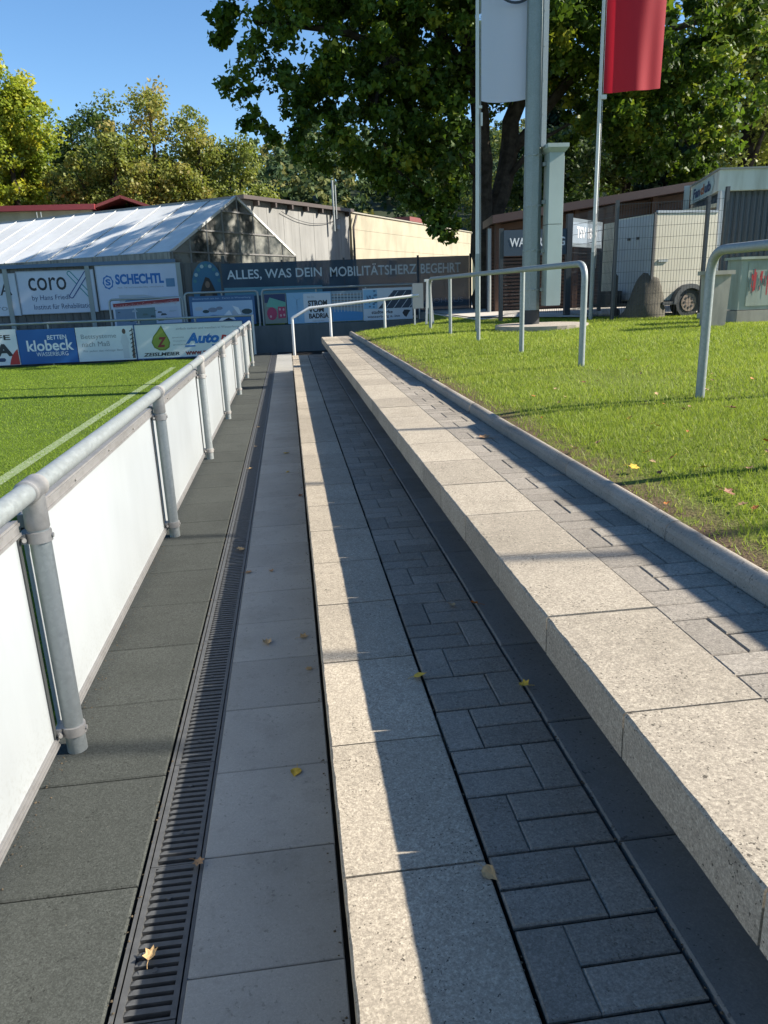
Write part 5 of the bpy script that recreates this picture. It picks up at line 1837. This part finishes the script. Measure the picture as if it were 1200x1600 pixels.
leaf(-.472, 1.585, .012, .034, 'tan', 'lobed', 'curled tan leaf with a long stalk lying on the drain grate')
leaf(-.385, 1.90, .012, .028, 'brown', 'lobed', 'small pale brown leaf stuck at the edge between drain and slab')
leaf(-.088, 2.30, .003, .036, 'yellow', 'heart', 'flat pale yellow heart-shaped leaf on a grey slab', rz=2.9, tilt=.05)
G1 = 'small dry leaves on the grey slabs'
for x, y, s, c, lb_ in ((-.217, 3.362, .045, 'tan', 'dry tan leaf lying left on the grey slab row'), (-.035, 3.387, .036, 'tan', 'dry tan leaf near the step edge on the grey slabs'),
                        (-.018, 3.055, .026, 'tan', 'tiny tan leaf close to the step edge on the grey slabs'), (-.355, 4.359, .036, 'brown', 'brown leaf at the drain side of the grey slabs'),
                        (-.213, 4.349, .028, 'brown', 'small brown leaf in the middle of the grey slabs'), (-.123, 7.864, .05, 'yellow', 'yellow leaf far up the grey slab row'),
                        (-.104, 6.993, .035, 'yellow', 'second yellow leaf a little nearer on the grey slab row'), (.0, 6.084, .04, 'rust', 'rust red leaf against the step edge')):
    leaf(x, y, .004, s, c, 'lobed', lb_, G1)
for x, y in ((-.438, 4.824), (-.42, 4.80), (-.477, 9.617), (-.461, 8.353), (-.469, 7.233)):
    leaf(x, y, .004, .035, 'tan', 'lobed', 'small tan leaf lying on the dark drain grate', 'small tan leaves along the drain grate')
leaf(.366, 2.255, Z1 + .012, .034, 'yellow', 'heart', 'bright yellow leaf standing in the gap left of the shaded pavers', tilt=.9)
leaf(.601, 2.823, Z1 + .006, .028, 'tan', 'lobed', 'thin tan leaf lying on a shaded paver')
leaf(.693, 2.804, Z1 + .014, .034, 'orange', 'lobed', 'yellow-brown leaf caught in the gap beside the dark slabs, farther one', tilt=.7)
leaf(.694, 2.123, Z1 + .014, .034, 'yellow', 'lobed', 'yellow-brown leaf caught in the gap beside the dark slabs, nearer one', tilt=.7)
leaf(.367, 1.342, Z1 + .008, .030, 'tan', 'heart', 'pale leaf wedged in the gap at the nearest pavers', tilt=1.1)
leaf(.676, 5.273, Z1 + .012, .035, 'tan', 'heart', 'pale leaf in the gap half way up the shaded pavers', tilt=.5)
leaf(1.192, 4.547, Z2 + .006, .06, 'brown', 'lobed', 'brown leaf on the upper pavers beside the shadow edge')
GL_ = 'autumn leaves scattered in the lawn'
pts_ = [(1.432, 2.64), (1.555, 3.199), (1.7, 2.735), (1.718, 2.683), (1.616, 3.755), (1.776, 3.263), (1.724, 3.42), (2.078, 5.714), (2.398, 5.931), (2.532, 5.949), (2.055, 4.022), (2.048, 3.962), (2.328, 4.648), (2.695, 4.267), (3.233, 5.425), (3.496, 5.323), (3.122, 5.897), (1.461, 3.707), (1.609, 3.057), (1.961, 2.939), (2.315, 3.364), (2.033, 4.268), (2.963, 5.044), (1.697, 2.657), (1.662, 2.503), (1.679, 2.449), (1.81, 3.038), (2.298, 4.186)]
for i, (x, y) in enumerate(pts_):
    c = ('orange', 'yellow', 'tan', 'rust', 'brown')[i % 5]
    leaf(x, y, float(lawn_z(x, y)) + .028, random.uniform(.032, .055), c, 'lobed', '%s autumn leaf lying in the lawn %s' % ({'orange': 'orange', 'yellow': 'yellow', 'tan': 'pale tan', 'rust': 'rust red', 'brown': 'brown'}[c], 'nearest the right edge of the photo' if y < 2.8 else 'on the worn strip along the kerb' if x < 1.9 else 'between kerb and nearest steel barrier' if y < 4.5 else 'in front of the nearest steel barrier post'), GL_, .5)

for k in range(26):
    x, y = random.uniform(1.6, 3.6), random.uniform(2.6, 7.5)
    if x < 1.6 + (y - 2.4) * .42 + .5:
        leaf(x, y, float(lawn_z(x, y)) + .02, random.uniform(.02, .035), ('tan', 'brown', 'orange')[k % 3], 'lobed', 'tiny dry leaf scrap among the lawn grass', 'tiny leaf scraps in the lawn', .5)

# specks and crumbs on the tiles
sp = []
rs_ = np.random.default_rng(3)
cb_ = MB()
for k in range(170):
    if k % 3:
        x, y = rs_.uniform(-.98, -.56), rs_.uniform(.8, 9)
        z = .001
    elif k % 2:
        x, y = rs_.uniform(-.36, .01), rs_.uniform(.8, 9)
        z = .001
    else:
        x, y = rs_.uniform(.36, .70), rs_.uniform(.8, 7)
        z = Z1 + .001
    s = rs_.uniform(.0006, .0022)
    a = rs_.uniform(0, 6.28)
    cb_.add([(x + s * math.cos(a + j * 2.09), y + s * math.sin(a + j * 2.09), z) for j in range(3)] + [(x, y, z + s)], [(0, 1, 3), (1, 2, 3), (2, 0, 3)])
cb_o = cb_.out('crumbs', plain('pale_crumb', (.22, .21, .17), .9), None)
tag(cb_o, 'tiny pale crumbs and grit scattered over the tiles and slabs', kind='stuff')

# litter caught in the joints and along the edges
lt = MB()
for k in range(1500):
    j = k % 6
    y = rs_.uniform(.7, 12) if k % 2 else rs_.uniform(.7, 5)
    if j == 0:
        x, z = -.985 + abs(rs_.normal(.02, .025)), .001
    elif j == 1:
        x, z = .022 - abs(rs_.normal(0, .012)), .001
    elif j == 2:
        x, z = .366 + rs_.normal(0, .006), Z1 - .004
    elif j == 3:
        x, z = 1.338 - abs(rs_.normal(0, .014)), Z2 + .000
    elif j == 4:
        x, z = .699 + rs_.normal(0, .004), Z1 - .002
    else:
        x, z = -.546 + rs_.normal(0, .006), .001
    s = rs_.uniform(.0014, .0055)
    a = rs_.uniform(0, 6.28)
    e = rs_.uniform(.4, 1.0)
    lt.add([(x + s * math.cos(a + q * 1.57) * (e if q % 2 else 1), y + s * math.sin(a + q * 1.57) * (e if q % 2 else 1), z + (s * .4 if q == 1 else 0)) for q in range(4)] + [(x, y, z + s * .6)], [(0, 1, 4), (1, 2, 4), (2, 3, 4), (3, 0, 4)])
lt_o = lt.out('joint_litter', plain('litter', (.10, .075, .045), .95, 0, .7, 80), None)
tag(lt_o, 'brown crumbs of earth and leaf litter caught in the joints and edges', kind='stuff')
